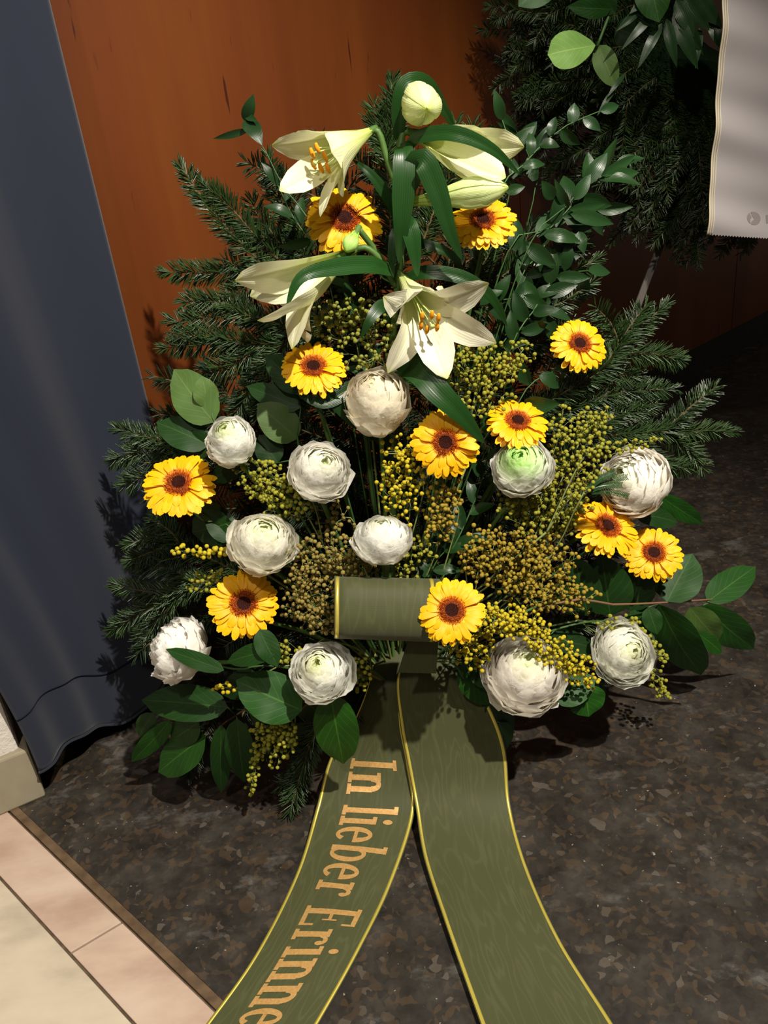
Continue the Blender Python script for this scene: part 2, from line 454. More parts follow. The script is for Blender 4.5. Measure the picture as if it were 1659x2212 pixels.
# wood wall : two panels and a seam
def wbox(name, s0, s1, z0, z1, o0, o1, mat, parent=None, kind=None, bw=0):
    b = MB(); c = W0 + WD * (s0 + s1) / 2 + WN * (o0 + o1) / 2 + ZUP * (z0 + z1) / 2
    b.box(c, (WD, WN, ZUP), ((s1 - s0) / 2, abs(o1 - o0) / 2, (z1 - z0) / 2))
    o = obj(name, b.mesh(name, False), mat, parent, kind=kind)
    if bw: bevel(o, bw)
    return o
seam = PW(1118, 200, W0, WN); sseam = float(np.dot(seam - W0, WD))
wall = wbox('wall_back', -1.4, 4.0, 0.0, 2.7, -0.10, -0.022, MSEAMW, kind='structure')
for a, b in ((-1.4, sseam - 1.22), (sseam - 1.216, sseam - 0.0025), (sseam + 0.0025, sseam + 1.25), (sseam + 1.255, 4.0)):
    wbox('wood_panel', a, b, 0.11, 2.7, -0.02, 0.0, MW, parent=wall, bw=0.0015)
wbox('baseboard_back', -1.4, 4.0, 0.0, 0.108, -0.02, -0.006, MBASE, kind='structure')
# white rough pier at the left with marble skirting
pc = PZ(100, 1720, 0); pl = PZ(0, 1763, 0); PD = nrm(pl - pc); PN = nrm(V(-PD[1], PD[0], 0))
if PN[1] > 0: PN = -PN
def pslab(name, l, d0, d1, z0, z1, mat, kind, x0=0.0, bw=0.004):
    a = pc + PD * x0 - PN * (-d0); pts = [pc + PD * x0 + PN * d0, pc + PD * l + PN * d0, pc + PD * l - PN * d1, pc + PD * x0 - PN * d1]
    return slab(name, pts, z0, z1, mat, kind=kind, bw=bw)
pslab('wall_left', 1.6, -0.012, 0.11, 0.0, 2.7, MPLAS, 'structure', x0=0.012, bw=0.01)
pslab('baseboard_left', 1.6, 0.0, 0.11, 0.0, 0.105, MSKIRT, 'structure', bw=0.004)

# curtain
def build_curtain():
    bot = [P(84, 1668, 1.083), P(108, 1643, 1.10), P(142, 1608, 1.135), P(190, 1583, 1.17), P(285, 1548, 1.255), V(-0.44, 1.35, .04), V(-0.385, 1.405, 0.045)]
    zb = [max(0.015, p[2]) for p in bot]
    top = [p.copy() for p in bot]
    B = smooth_path([V(p[0], p[1], z) for p, z in zip(bot, zb)], 80)
    TP = smooth_path([V(-0.80, 1.00, 2.6), V(-0.70, 1.09, 2.6), V(-0.60, 1.18, 2.6), V(-0.50, 1.28, 2.6), V(-0.39, 1.40, 2.6)], 80)
    nz = 60; vs = []; uv = []
    for i in range(nz):
        t = (i / (nz - 1)) ** 1.3
        for j in range(80):
            w = j / 79
            p = B[j] * (1 - t) + TP[j] * t
            p[2] = B[j][2] * (1 - t) + 2.6 * t
            sm = min(1, t / 0.45); k = sm * sm * (3 - 2 * sm)
            p[:2] = (B[j] * (1 - k) + TP[j] * k)[:2]
            fold = 0.034 * math.sin(2 * math.pi * (2.1 * w + 0.05)) * min(1, (1 - w) * 4) * (0.2 + 0.8 * k) + 0.006 * math.sin(2 * math.pi * (5 * w + t))* (1 - w)
            p = p + WN * fold
            vs.append(p); uv.append((w, t))
    o = obj('curtain', mesh('curtain', vs, grid_faces(nz, 80), uv), MCUR)
    sd = o.modifiers.new('thick', 'SOLIDIFY'); sd.thickness = 0.003
    tag(o, 'dark blue floor length curtain hanging left of the flower arrangement', 'curtain')
    # hem stitching line + rolled hem edge
    b = MB(); row = []
    for j in range(80):
        col_ = [vs[i * 80 + j] for i in range(nz)]
        zt = B[j][2] + 0.115
        zz = [c[2] for c in col_]
        p = np.array([np.interp(zt, zz, [c[k] for c in col_]) for k in range(3)]) + WN * 0.002
        row.append(p)
    b.tube(row, 0.0009, 4); obj('hem_stitching', b.mesh(), MSEAM, o)
    b = MB(); b.tube([vs[j] for j in range(80)], 0.0028, 6); obj('hem_edge', b.mesh(), MCUR, o)
build_curtain()

# ------------------------------------------------------------------ container
K = V(-0.012, 1.09, 0.15)
def lathe(prof, ns=32, c=(0, 0, 0)):
    vs = []; 
    for r, z in prof:
        for k in range(ns):
            a = 2 * math.pi * k / ns; vs.append((c[0] + r * math.cos(a), c[1] + r * math.sin(a), c[2] + z))
    return mesh('lathe', vs, grid_faces(len(prof), ns, True))
KB = K + V(0, .05, 0)
bowl = thing('flower_bowl', 'black plastic bowl of floral foam hidden under the flower arrangement', 'bowl', (KB[0], KB[1], 0))
obj('bowl', lathe([(0.0, 0.001), (0.075, 0.001), (0.085, 0.01), (0.10, 0.06), (0.104, 0.062), (0.1, 0.066), (0.092, 0.06), (0.0, 0.02)], c=(KB[0], KB[1], 0)), MBOWL, bowl)
obj('floral_foam', lathe([(0.09, 0.03), (0.09, 0.07), (0.08, 0.12), (0.05, 0.155), (0.0, 0.165)], c=(KB[0], KB[1], 0)), MFOAM, bowl)

# ------------------------------------------------------------------ fir
def needle_arrays(base, d, side, nml, ln, wd):
    n = len(base)
    base = np.asarray(base); d = np.asarray(d); s = np.asarray(side) * (np.asarray(wd)[:, None] / 2); N = np.asarray(nml)
    ln = np.asarray(ln)[:, None]
    th = np.asarray(wd)[:, None] * 0.35
    mid = base + d * ln * 0.6; tip = base + d * ln + N * ln * 0.04
    v = np.stack([base - s * .5, base + N * th, base + s * .5, mid - s, mid + N * th, mid + s, tip - s * .35, tip + N * th * .5, tip + s * .35], 1).reshape(-1, 3)
    q = np.array([(0, 1, 4, 3), (1, 2, 5, 4), (3, 4, 7, 6), (4, 5, 8, 7), (0, 3, 5, 2), (3, 6, 8, 5)])
    f = (q[None] + (np.arange(n) * 9)[:, None, None]).reshape(-1, 4)
    return v, f
def twig_needles(path, nml0, rs, L=0.026, dens=1.15, spread=1.0, taper=True):
    """needle bases/dirs along a 3D path"""
    path = np.asarray(path); seg = np.linalg.norm(np.diff(path, axis=0), axis=1); s = np.r_[0, np.cumsum(seg)]
    n = max(8, int(s[-1] / 0.0016 * dens * 2.0))
    q = np.sort(rs.uniform(0.0, s[-1], n))
    b = np.stack([np.interp(q, s, path[:, k]) for k in range(3)], 1)
    T = np.gradient(path, axis=0); T /= np.linalg.norm(T, axis=1)[:, None] + 1e-9
    t = np.stack([np.interp(q, s, T[:, k]) for k in range(3)], 1); t /= np.linalg.norm(t, axis=1)[:, None]
    N = np.tile(nml0, (n, 1)); N = N - (N * t).sum(1)[:, None] * t; N /= np.linalg.norm(N, axis=1)[:, None]
    B = np.cross(t, N)
    side = rs.choice([-1, 1], n)
    az = np.radians(np.where(rs.rand(n) < 0.72, rs.normal(82, 9, n), rs.uniform(15, 65, n))) * side * spread
    rad = N * np.cos(az)[:, None] + B * np.sin(az)[:, None]
    fwd = np.radians(rs.normal(56, 5, n))
    rel = q / s[-1]
    fwd = np.where(rel > 0.93, fwd * 0.55, fwd)
    d = t * np.cos(fwd)[:, None] + rad * np.sin(fwd)[:, None]
    sd = np.cross(d, N + 0.4 * rad); sd /= np.linalg.norm(sd, axis=1)[:, None] + 1e-9
    nn = np.cross(sd, d)
    flip = (nn * N).sum(1) < 0; nn[flip] *= -1
    ln = L * rs.uniform(0.8, 1.1, n) * (1 - 0.35 * np.clip((rel - 0.8) / 0.2, 0, 1)) if taper else L * rs.uniform(.8, 1.1, n)
    wd = rs.uniform(0.0020, 0.0026, n)
    return b, d, sd, nn, ln, wd
def fir(name, label, twigs, group=None, mat=None, L=0.026, dens=1.15, parent=None, root=None, cat='fir branch'):
    """twigs: list of 3D paths (root -> tip)."""
    rs = np.random.RandomState(rnd.randrange(10 ** 6))
    if parent is None:
        t = thing(name, label, cat, twigs[0][0] if root is None else root, group)
    else:
        t = None
    b = MB(); arr = [[] for _ in range(6)]
    for p in twigs:
        p = smooth_path(p, 14)
        b.tube(p, [0.0022, 0.0009], 5)
        nm = tocam(p[len(p) // 2]); nm = nrm(nm + rs.uniform(-.28, .28, 3))
        for a, x in zip(arr, twig_needles(p, nm, rs, L, dens)): a.append(x)
    arr = [np.concatenate(a) for a in arr]
    v, f = needle_arrays(*arr)
    if parent is None:
        obj('twig', b.mesh(), MBARK, t)
        obj('needles', mesh('needles', v, f, smooth=False), mat or MFIR, t, kind='stuff')
        return t
    tw = obj(name, b.mesh(), MBARK, parent)
    n = bpy.data.objects.new('needles', mesh('needles', v, f, smooth=False)); COL.objects.link(n); n.data.materials.append(mat or MFIRSHADE)
    n.parent = tw; n['kind'] = 'stuff'
    return tw
def pxp(pts, dd): return [S(x, y, dd + (p[0] if p else 0)) for x, y, *p in pts]

def clip_behind(p):
    # keep a point in front of the curtain and the wall
    return p
FRONT_FIR = [
 ('long fir branch pointing up and left, uppermost on the left against the wood', 0.10, [[(640, 660), (570, 575), (470, 470), (388, 355)], [(600, 560), (560, 520), (500, 450), (440, 400)]]),
 ('level fir branch pointing left below the uppermost left branch', 0.11, [[(680, 620), (600, 595), (480, 590), (352, 588)], [(560, 600), (500, 640), (430, 670)]]),
 ('bushy fir branch just right of the white lily seen from behind, left side', 0.10, [[(700, 760), (600, 700), (500, 680), (400, 695), (362, 690)], [(560, 700), (500, 660), (430, 650), (395, 655)]]),
 ('fir branch pointing left above the broad green leaf, two pointed tips', 0.10, [[(700, 770), (600, 745), (480, 742), (352, 752)], [(560, 750), (500, 790), (440, 800)], [(520, 740), (450, 720), (375, 728)]]),
 ('upright fir twigs behind the thin three leaf sprig at upper left', 0.12, [[(680, 640), (640, 520), (600, 420), (578, 335)], [(640, 560), (560, 470), (545, 430)], [(660, 560), (640, 450), (640, 400)]]),
 ('hanging fir twigs above the smallest white ranunculus on the left', 0.08, [[(640, 720), (580, 780), (530, 860), (500, 905)], [(620, 760), (580, 830), (560, 900)], [(600, 800), (640, 850), (640, 900)]]),
 ('fir branch at far left overlapping the curtain beside the gerbera', 0.08, [[(560, 1010), (470, 985), (360, 955), (250, 925)], [(430, 980), (340, 975), (265, 985), (240, 1000)], [(400, 985), (330, 1020), (262, 1050)]]),
 ('fir branch over the curtain left of the thin yellow mimosa spray', 0.09, [[(560, 1260), (440, 1200), (340, 1160), (272, 1178)], [(430, 1200), (350, 1195), (278, 1215)], [(400, 1190), (370, 1150), (330, 1120)]]),
 ('fir branch pointing left beside the lower left gerbera', 0.08, [[(560, 1300), (450, 1255), (340, 1280), (245, 1262)], [(440, 1260), (330, 1310), (240, 1362)], [(380, 1295), (330, 1350), (300, 1392)], [(430, 1265), (370, 1230), (300, 1225)]]),
 ('dark upright fir tip rising beside the topmost lily bud', 0.10, [[(850, 620), (840, 420), (832, 300), (848, 172)], [(838, 340), (815, 290), (808, 225)], [(840, 300), (858, 250), (866, 200)]]),
 ('fir tips behind the right half open lily near the top', 0.11, [[(900, 560), (950, 420), (975, 340), (985, 262)], [(960, 400), (1010, 340), (1020, 270)], [(950, 420), (1010, 400), (1060, 300)]]),
 ('fir twigs behind the upper right gerbera', 0.10, [[(900, 760), (1000, 640), (1060, 540), (1080, 440)], [(1000, 640), (1080, 600), (1150, 540)], [(980, 660), (1090, 660), (1190, 600)]]),
 ('fir branch with tips below the ruscus leaves on the right', 0.09, [[(960, 860), (1080, 740), (1180, 620), (1290, 560)], [(1120, 690), (1200, 660), (1280, 610)], [(1080, 740), (1160, 740), (1240, 690)], [(1150, 660), (1200, 560), (1270, 520)]]),
 ('forked bright fir branch at right behind the tilted gerbera', 0.05, [[(1060, 960), (1180, 870), (1300, 800), (1345, 745), (1440, 655)], [(1340, 750), (1320, 700), (1285, 662)], [(1350, 765), (1410, 765), (1472, 778)], [(1300, 800), (1350, 720), (1395, 660)]]),
 ('fir branch with drooping needles behind the right mimosa', 0.07, [[(1060, 1010), (1200, 900), (1330, 850), (1460, 840)], [(1250, 880), (1330, 890), (1420, 870)], [(1200, 900), (1260, 820), (1380, 810)]]),
 ('fir branch reaching farthest right over the dark floor', 0.06, [[(1080, 1060), (1250, 960), (1330, 940), (1440, 932), (1588, 932)], [(1430, 935), (1490, 880), (1548, 835)], [(1440, 940), (1490, 975), (1520, 1015)], [(1360, 940), (1430, 1000), (1490, 1010)], [(1250, 960), (1330, 900), (1400, 890)]]),
 ('small fir twig hanging down at the bottom left of the printed ribbon', 0.03, [[(690, 1560), (660, 1640), (625, 1755)], [(670, 1610), (640, 1680), (600, 1700)]]),
 ('fir twigs in the middle behind the upper central gerbera', 0.10, [[(860, 900), (780, 760), (760, 640), (770, 540)], [(790, 780), (700, 700), (640, 640)], [(840, 860), (900, 760), (910, 650)]]),
 ('fir twigs behind the lower right gerbera pair', 0.10, [[(980, 1180), (1150, 1100), (1300, 1080), (1400, 1070)], [(1150, 1100), (1280, 1150), (1400, 1180)]]),
 ('fir twigs spread low behind the two lower right ranunculus', 0.08, [[(950, 1430), (1100, 1420), (1230, 1440), (1300, 1480)], [(1050, 1420), (1180, 1370), (1300, 1330)], [(1000, 1450), (1060, 1540), (1090, 1600)]]),
]
for lb, dd, tw in FRONT_FIR:
    fir('fir_branch', lb, [pxp(t, dd) for t in tw])
BACK = [((600, 450), 'upper left lily'), ((540, 640), 'half open lily on the left'), ((440, 780), 'broad pale leaf on the left'), ((360, 900), 'small ranunculus on the left'), ((350, 1130), 'leftmost gerbera'), ((330, 1330), 'ruffled flower at lower left'),
        ((420, 1560), 'big leaves at lower left'), ((690, 300), 'upper left lily throat'), ((860, 260), 'topmost lily bud'), ((1010, 330), 'right lily buds'), ((1150, 480), 'upper ruscus leaves'), ((1220, 640), 'lower ruscus leaves'),
        ((1300, 820), 'forked branch on the right'), ((1390, 1000), 'round ranunculus on the right'), ((1360, 1180), 'gerbera pair on the right'), ((1300, 1360), 'ranunculus at lower right'), ((1120, 1540), 'largest ranunculus'), ((620, 1560), 'mimosa hanging at bottom left')]
for (tx, ty), nm in BACK:
    rs = np.random.RandomState(rnd.randrange(10 ** 6))
    T_ = S(tx, ty, 0.13 if ty < 1400 else 0.07)
    if ty < 1400 and tx < 480: T_ = S(tx, ty, 0.09)
    m1 = (K + T_) / 2 + V(0, 0.04, 0.03)
    main = smooth_path([K, m1, T_], 20)
    tw = [main]; Lm = np.linalg.norm(T_ - K); vd = tocam(m1)
    nside = int(Lm / 0.035)
    for i in range(nside):
        a = 0.15 + 0.8 * (i + 0.5) / nside; p = main[int(a * 19)]; d = nrm(T_ - K)
        sgn = 1 if i % 2 else -1
        sd = nrm(np.cross(d, vd)) * sgn
        ln = rs.uniform(0.08, 0.13)
        e = p + (d * rs.uniform(.4, .8) + sd * rs.uniform(.5, .95) + vd * rs.uniform(-.25, .35)) * ln
        e[2] = max(e[2], 0.02)
        tw.append([p, (p + e) / 2 + vd * 0.004, e])
    for t in tw:
        for q in t: q[2] = max(q[2], 0.02)
    fir('fir_branch', 'fir branch with shade-darkened needles deep in the arrangement, backing the ' + nm, tw, mat=MFIRSHADE, dens=0.75, root=K)

# ------------------------------------------------------------------ leaves
def strap(path, widths, nml=None, fold=0.25, nv=7, curl=0.0, wave=0.0, nu=None, prof=None):
    """Leaf swept along path; widths sampled along; nml = facing direction(s)."""
    nu = nu or 16
    p = smooth_path(path, nu); T = np.gradient(p, axis=0); T /= np.linalg.norm(T, axis=1)[:, None] + 1e-9
    u = np.linspace(0, 1, nu)
    w = np.interp(u, np.linspace(0, 1, len(widths)), widths) if prof is None else prof(u) * widths[0]
    vs = []; uv = []; ph = rnd.uniform(0, 6)
    for i in range(nu):
        if nml is None: N = tocam(p[i])
        elif isinstance(nml, list):
            x = u[i] * (len(nml) - 1); k = min(int(x), len(nml) - 2); N = nml[k] * (1 - x + k) + nml[k + 1] * (x - k)
        else: N = nml
        N = nrm(N - np.dot(N, T[i]) * T[i]); B = np.cross(T[i], N)
        for j in range(nv):
            v = -1 + 2 * j / (nv - 1)
            off = fold * abs(v) * w[i] / 2 - curl * v * v * w[i] / 2
            off += wave * w[i] * math.sin(u[i] * 14 + ph + (2 if v > 0 else 0)) * v * v
            vs.append(p[i] + B * v * w[i] / 2 + N * off); uv.append((u[i], (v + 1) / 2))
    return mesh('leaf', vs, grid_faces(nu, nv), uv)
P_OV = lambda u: np.sin(np.pi * np.clip(u, 0, 1) ** 0.85) ** 0.62 * (1 - 0.12 * u) * np.where(u > 0.86, np.clip((1 - u) / 0.14, 0, 1) ** 0.55, 1) + 0.02
P_LA = lambda u: np.sin(np.pi * u ** 0.75) ** 0.9 * 1.0 + 0.015
P_ST = lambda u: np.clip(np.minimum(1, (u + 0.12) / 0.35), 0, 1) ** 0.6 * np.clip((1 - u) / 0.5, 0, 1) ** 0.6 * 1.02 + 0.01
P_OB = lambda u: np.sin(np.pi * u ** 1.5) ** 0.5 + 0.02
def rdir(p, tilt=0.4, up=0.0):
    return nrm(tocam(p) + V(*(rnd.uniform(-tilt, tilt) for _ in range(3))) + V(0, 0, up))
def gcol(lo=0.75, hi=1.15, warm=0.0):
    k = rnd.uniform(lo, hi); return (k * (1 + warm), k, k * rnd.uniform(.8, 1.1), 1)
def solid(o, t=0.0006):
    md = o.modifiers.new('thickness', 'SOLIDIFY'); md.thickness = t; md.offset = 0; return o

def leaf3(parent, b, t, w, mat, prof=P_OV, bend=0.1, nml=None, fold=0.18, curl=0.1, wave=0.03, color=None, nu=12, nv=5, label=None):
    b = np.asarray(b); t = np.asarray(t); ln = np.linalg.norm(t - b); mid = (b + t) / 2
    N = nml if nml is not None else rdir(mid)
    mid = mid + N * bend * ln
    o = obj('leaf', strap([b, mid, t], [w], N, fold, nv, curl, wave, nu, prof), mat, parent, color=color or gcol())
    if label: o['label'] = label
    return o

# salal: label, dd, stem path, leaves [(base, tip, width px, material key, colour k)]
SALAL = [
 ('sprig of broad pale green leaves above the smallest ranunculus on the left', 0.03, [(640, 1100), (560, 1010), (470, 930), (455, 850)],
  [((462, 912), (376, 798), 92, 'b', .62), ((452, 880), (436, 812), 52, 'b', .62), ((452, 962), (338, 912), 74, 's', .55), ((470, 960), (372, 960), 60, 's', .4)]),
 ('rounded matte green leaf between the small ranunculus and the gerbera above', 0.05, [(700, 1080), (650, 990), (642, 940)],
  [((642, 948), (556, 872), 78, 'b', .45), ((650, 880), (532, 834), 52, 's', .5), ((600, 1000), (560, 940), 60, 's', .4)]),
 ('broad leaf behind the gerbera left of the closed cream ranunculus', 0.04, [(720, 960), (680, 880), (650, 830)],
  [((660, 845), (572, 766), 62, 's', .6)]),
 ('dark leaves under the leftmost gerbera', 0.04, [(640, 1230), (560, 1170), (500, 1140)],
  [((500, 1128), (415, 1150), 88, 's', .62), ((500, 1170), (450, 1090), 60, 's', .5), ((520, 1000), (455, 1040), 50, 's', .45), ((470, 1120), (430, 1090), 46, 'b', .5)]),
 ('leafy sprig of large dark leaves spreading low at the bottom left', -0.005, [(740, 1440), (620, 1480), (510, 1545), (450, 1590)],
  [((492, 1528), (306, 1512), 78, 's', .55), ((444, 1590), (342, 1668), 84, 's', .78), ((368, 1556), (284, 1646), 44, 's', 1.05), ((478, 1566), (478, 1712), 44, 's', .62), ((512, 1552), (528, 1690), 62, 's', .55), ((430, 1560), (370, 1600), 60, 's', .7), ((330, 1540), (300, 1590), 40, 's', .5), ((560, 1500), (590, 1600), 60, 's', .5)]),
 ('large glossy leaf left of the ranunculus beside the printed ribbon', -0.03, [(780, 1440), (720, 1470), (650, 1500)],
  [((652, 1535), (510, 1470), 104, 's', .95), ((715, 1500), (742, 1650), 96, 's', 1.15)]),
 ('narrow leaf crossing in front of the ruffled white flower', -0.05, [(600, 1440), (520, 1446), (480, 1440)],
  [((484, 1448), (358, 1402), 36, 's', .62), ((600, 1400), (490, 1430), 46, 's', .6), ((560, 1360), (600, 1440), 50, 's', .6)]),
 ('two bright green leaves just right of the largest ranunculus', -0.01, [(1060, 1430), (1180, 1480), (1240, 1500)],
  [((1262, 1482), (1272, 1548), 80, 's', 1.15), ((1196, 1512), (1286, 1462), 66, 's', .9)]),
 ('leafy branch with reddish twig reaching out at lower right', 0.0, [(1180, 1310), (1330, 1306), (1430, 1302), (1550, 1294)],
  [((1424, 1306), (1514, 1458), 104, 's', .8), ((1440, 1300), (1496, 1196), 92, 's', .72), ((1528, 1300), (1632, 1224), 62, 's', .8), ((1518, 1308), (1628, 1402), 74, 's', 1.0), ((1490, 1312), (1552, 1384), 64, 'b', .6), ((1510, 1370), (1560, 1410), 36, 's', .8), ((1400, 1312), (1420, 1370), 40, 's', .6)]),
 ('leaf pair behind the round ranunculus on the far right', 0.03, [(1280, 1180), (1360, 1120), (1430, 1080)],
  [((1424, 1070), (1518, 1132), 42, 's', 1.1), ((1370, 1110), (1464, 1128), 52, 's', .45)]),
 ('broad dark leaves beneath the lower right gerbera pair', 0.035, [(1060, 1330), (1180, 1290), (1280, 1240)],
  [((1318, 1330), (1300, 1196), 104, 's', .5), ((1270, 1330), (1240, 1200), 80, 's', .42), ((1360, 1320), (1400, 1190), 76, 's', .5), ((1250, 1320), (1200, 1250), 60, 's', .4)]),
 ('dark leaves beside the right edge of the plain ribbon', 0.03, [(960, 1420), (1020, 1500), (1070, 1560)],
  [((1000, 1430), (1072, 1520), 84, 's', .7), ((1060, 1500), (1100, 1600), 70, 's', .5), ((1080, 1560), (1090, 1625), 50, 's', .8), ((1010, 1450), (1100, 1450), 70, 's', .5)]),
 ('leaves left of the ranunculus at the far lower right', 0.03, [(1200, 1360), (1320, 1340), (1380, 1330)],
  [((1340, 1370), (1420, 1320), 60, 's', .6), ((1400, 1360), (1350, 1450), 60, 's', .5), ((1180, 1380), (1290, 1400), 60, 's', .35)]),
 ('leaves low behind the mimosa hanging at bottom left', 0.04, [(760, 1450), (640, 1540), (560, 1600)],
  [((620, 1560), (560, 1640), 66, 's', .4), ((660, 1560), (640, 1650), 60, 's', .35), ((560, 1460), (480, 1500), 60, 's', .4), ((640, 1480), (700, 1560), 70, 's', .4)]),
]
for lb, dd, st, lv in SALAL:
    sd_ = dd if 'reddish' in lb else max(dd, 0.03)
    pts = [K] + pxp(st, sd_)
    t = thing('leafy_sprig', lb, 'leaf sprig', K)
    obj('stem', tube(smooth_path(pts, 18), [0.0024, 0.0014], 6), MSTEMR if 'reddish' in lb or 'bottom left' in lb else MSTEMD, t)
    for (bx, by), (tx, ty), w, mk, k in lv:
        b = S(bx, by, dd); tp = S(tx, ty, dd + rnd.uniform(-.015, .015)); 
        leaf3(t, b, tp, w * PXM(b) * 1.05, MSALAL if mk == 's' else MSALALB, P_OV, rnd.uniform(.02, .08), rdir((b + tp) / 2, .3), color=(k, k, k * rnd.uniform(.85, 1.1), 1), nu=14, nv=7)
        c = S(*min(st, key=lambda q: (q[0] - bx) ** 2 + (q[1] - by) ** 2), sd_)
        if np.linalg.norm(c - b) < 0.06: obj('leaf_stalk', tube(smooth_path([c, b], 4), 0.0011, 5), MSTEMD, t)

RUSCUS = [
 ('arching ruscus sprig reaching farthest up right toward the wreath', 0.04, [(1060, 470), (1120, 370), (1180, 300), (1240, 265), (1296, 240)], 46, 22, 11),
 ('ruscus sprig with the large glossy leaf tips at right', 0.03, [(1090, 560), (1180, 500), (1240, 440), (1290, 385), (1330, 360)], 72, 30, 12),
 ('ruscus sprig ending level beside the upper right gerbera', 0.05, [(1110, 640), (1170, 540), (1230, 470), (1290, 455)], 60, 26, 11),
 ('ruscus sprig hanging right below the glossy leaf tips', 0.03, [(1100, 760), (1160, 660), (1210, 590), (1270, 585)], 62, 28, 11),
 ('ruscus sprig close against the right of the front lily', 0.04, [(1020, 660), (1090, 650), (1150, 640), (1185, 690)], 56, 26, 10),
 ('short upright ruscus sprig behind the right lily tips', 0.06, [(1100, 420), (1105, 330), (1085, 260)], 52, 22, 6),
 ('ruscus sprig between the front lily and the tilted gerbera', 0.03, [(1040, 960), (1130, 870), (1150, 820), (1200, 800)], 66, 36, 7),
 ('dense ruscus leaves above the tilted gerbera', 0.07, [(1060, 800), (1120, 690), (1180, 580), (1230, 520)], 58, 28, 12),
 ('dark ruscus sprig behind the upper left gerbera', 0.07, [(760, 640), (690, 540), (640, 480), (600, 400)], 56, 20, 9),
 ('dark ruscus leaves under the pale green ranunculus', 0.05, [(960, 1220), (1010, 1120), (1040, 1040), (1060, 960)], 62, 26, 9),
 ('dark ruscus leaves above the olive ribbon loop', 0.05, [(880, 1300), (930, 1240), (960, 1190), (1000, 1170)], 60, 24, 8),
 ('ruscus leaves under the middle of the lily stem', 0.06, [(840, 900), (800, 780), (790, 700), (760, 650)], 58, 26, 8),
 ('dark ruscus sprig behind the central gerbera', 0.07, [(900, 1100), (880, 980), (860, 880), (850, 780)], 60, 24, 9),
]
for lb, dd, st, ll, lw, n in RUSCUS:
    t = thing('ruscus_sprig', lb, 'ruscus sprig', K)
    pts = smooth_path(pxp(st, dd), 24); full = smooth_path([K, (K + pts[0]) / 2 + V(0, .02, 0)] + [pts[i] for i in (0, 8, 16, 23)], 34)
    obj('stem', tube(full, [0.002, 0.0009], 5), MSTEMD, t)
    for i in range(n):
        a = 0.1 + 0.9 * i / (n - 1); idx = min(23, int(a * 23)); p = pts[idx]; d = nrm(pts[min(23, idx + 1)] - pts[max(0, idx - 2)])
        vd = tocam(p); sd = nrm(np.cross(d, vd)) * (1 if i % 2 else -1)
        if i == n - 1: sd = sd * 0.1
        dr = nrm(d * rnd.uniform(.55, 1.0) + sd * rnd.uniform(.45, 1.0) + vd * rnd.uniform(-.3, .45) + V(0, 0, -0.12))
        ln = ll * PXM(p) * rnd.uniform(.85, 1.25); 
        leaf3(t, p, p + dr * ln, lw * PXM(p) * rnd.uniform(.9, 1.2), MRUSC, P_LA, rnd.uniform(.05, .16), rdir(p, .55, .2), fold=.25, curl=.0, wave=.0, color=gcol(.7, 1.15), nu=9, nv=5)
def hand_sprig(lb, dd, st, lv, root=True, name='ruscus_sprig', mat=None):
    t = thing(name, lb, 'ruscus sprig', K)
    pts = pxp(st, dd); full = smooth_path([K, (K + pts[0]) / 2 + V(0, .03, 0)] + pts, 34)
    obj('stem', tube(full, [0.002, 0.0007], 5), MSTEMD, t)
    for (bx, by), (tx, ty), w, k in lv:
        b = S(bx, by, dd); tp = S(tx, ty, dd - .01)
        leaf3(t, b, tp, w * PXM(b), mat or MRUSC, P_LA, rnd.uniform(.04, .12), rdir(b, .25), fold=.2, curl=0, wave=0, color=(k, k, k, 1), nu=10, nv=5)
hand_sprig('thin dark sprig with three leaves standing alone at upper left against wood', 0.06, [(700, 560), (610, 400), (570, 320), (530, 262)],
           [((528, 262), (548, 203), 24, .8), ((530, 258), (566, 314), 34, .8), ((538, 280), (460, 300), 14, .9), ((530, 250), (556, 262), 14, 1.0)])
hand_sprig('ruscus tip pointing up beside the right lily tip, three slim leaves', 0.07, [(1140, 480), (1150, 360), (1110, 275)],
           [((1115, 285), (1065, 226), 18, 1.1), ((1118, 290), (1072, 262), 12, 1.0), ((1124, 305), (1160, 262), 26, 1.1), ((1150, 330), (1196, 262), 20, .8), ((1140, 340), (1160, 400), 26, .8)])
hand_sprig('ruscus sprig of five big glossy leaves pointing up right over wood', 0.02, [(1130, 560), (1220, 450), (1270, 390), (1305, 375)],
           [((1262, 400), (1312, 330), 30, 1.0), ((1298, 380), (1376, 334), 22, 1.3), ((1305, 385), (1380, 372), 28, 1.3), ((1240, 432), (1276, 376), 26, 1.2), ((1228, 450), (1198, 386), 20, 1.0), ((1230, 452), (1308, 440), 22, 1.2), ((1232, 462), (1326, 484), 28, 1.2), ((1196, 430), (1170, 390), 26, 1.0), ((1250, 500), (1262, 548), 24, 1.0)])

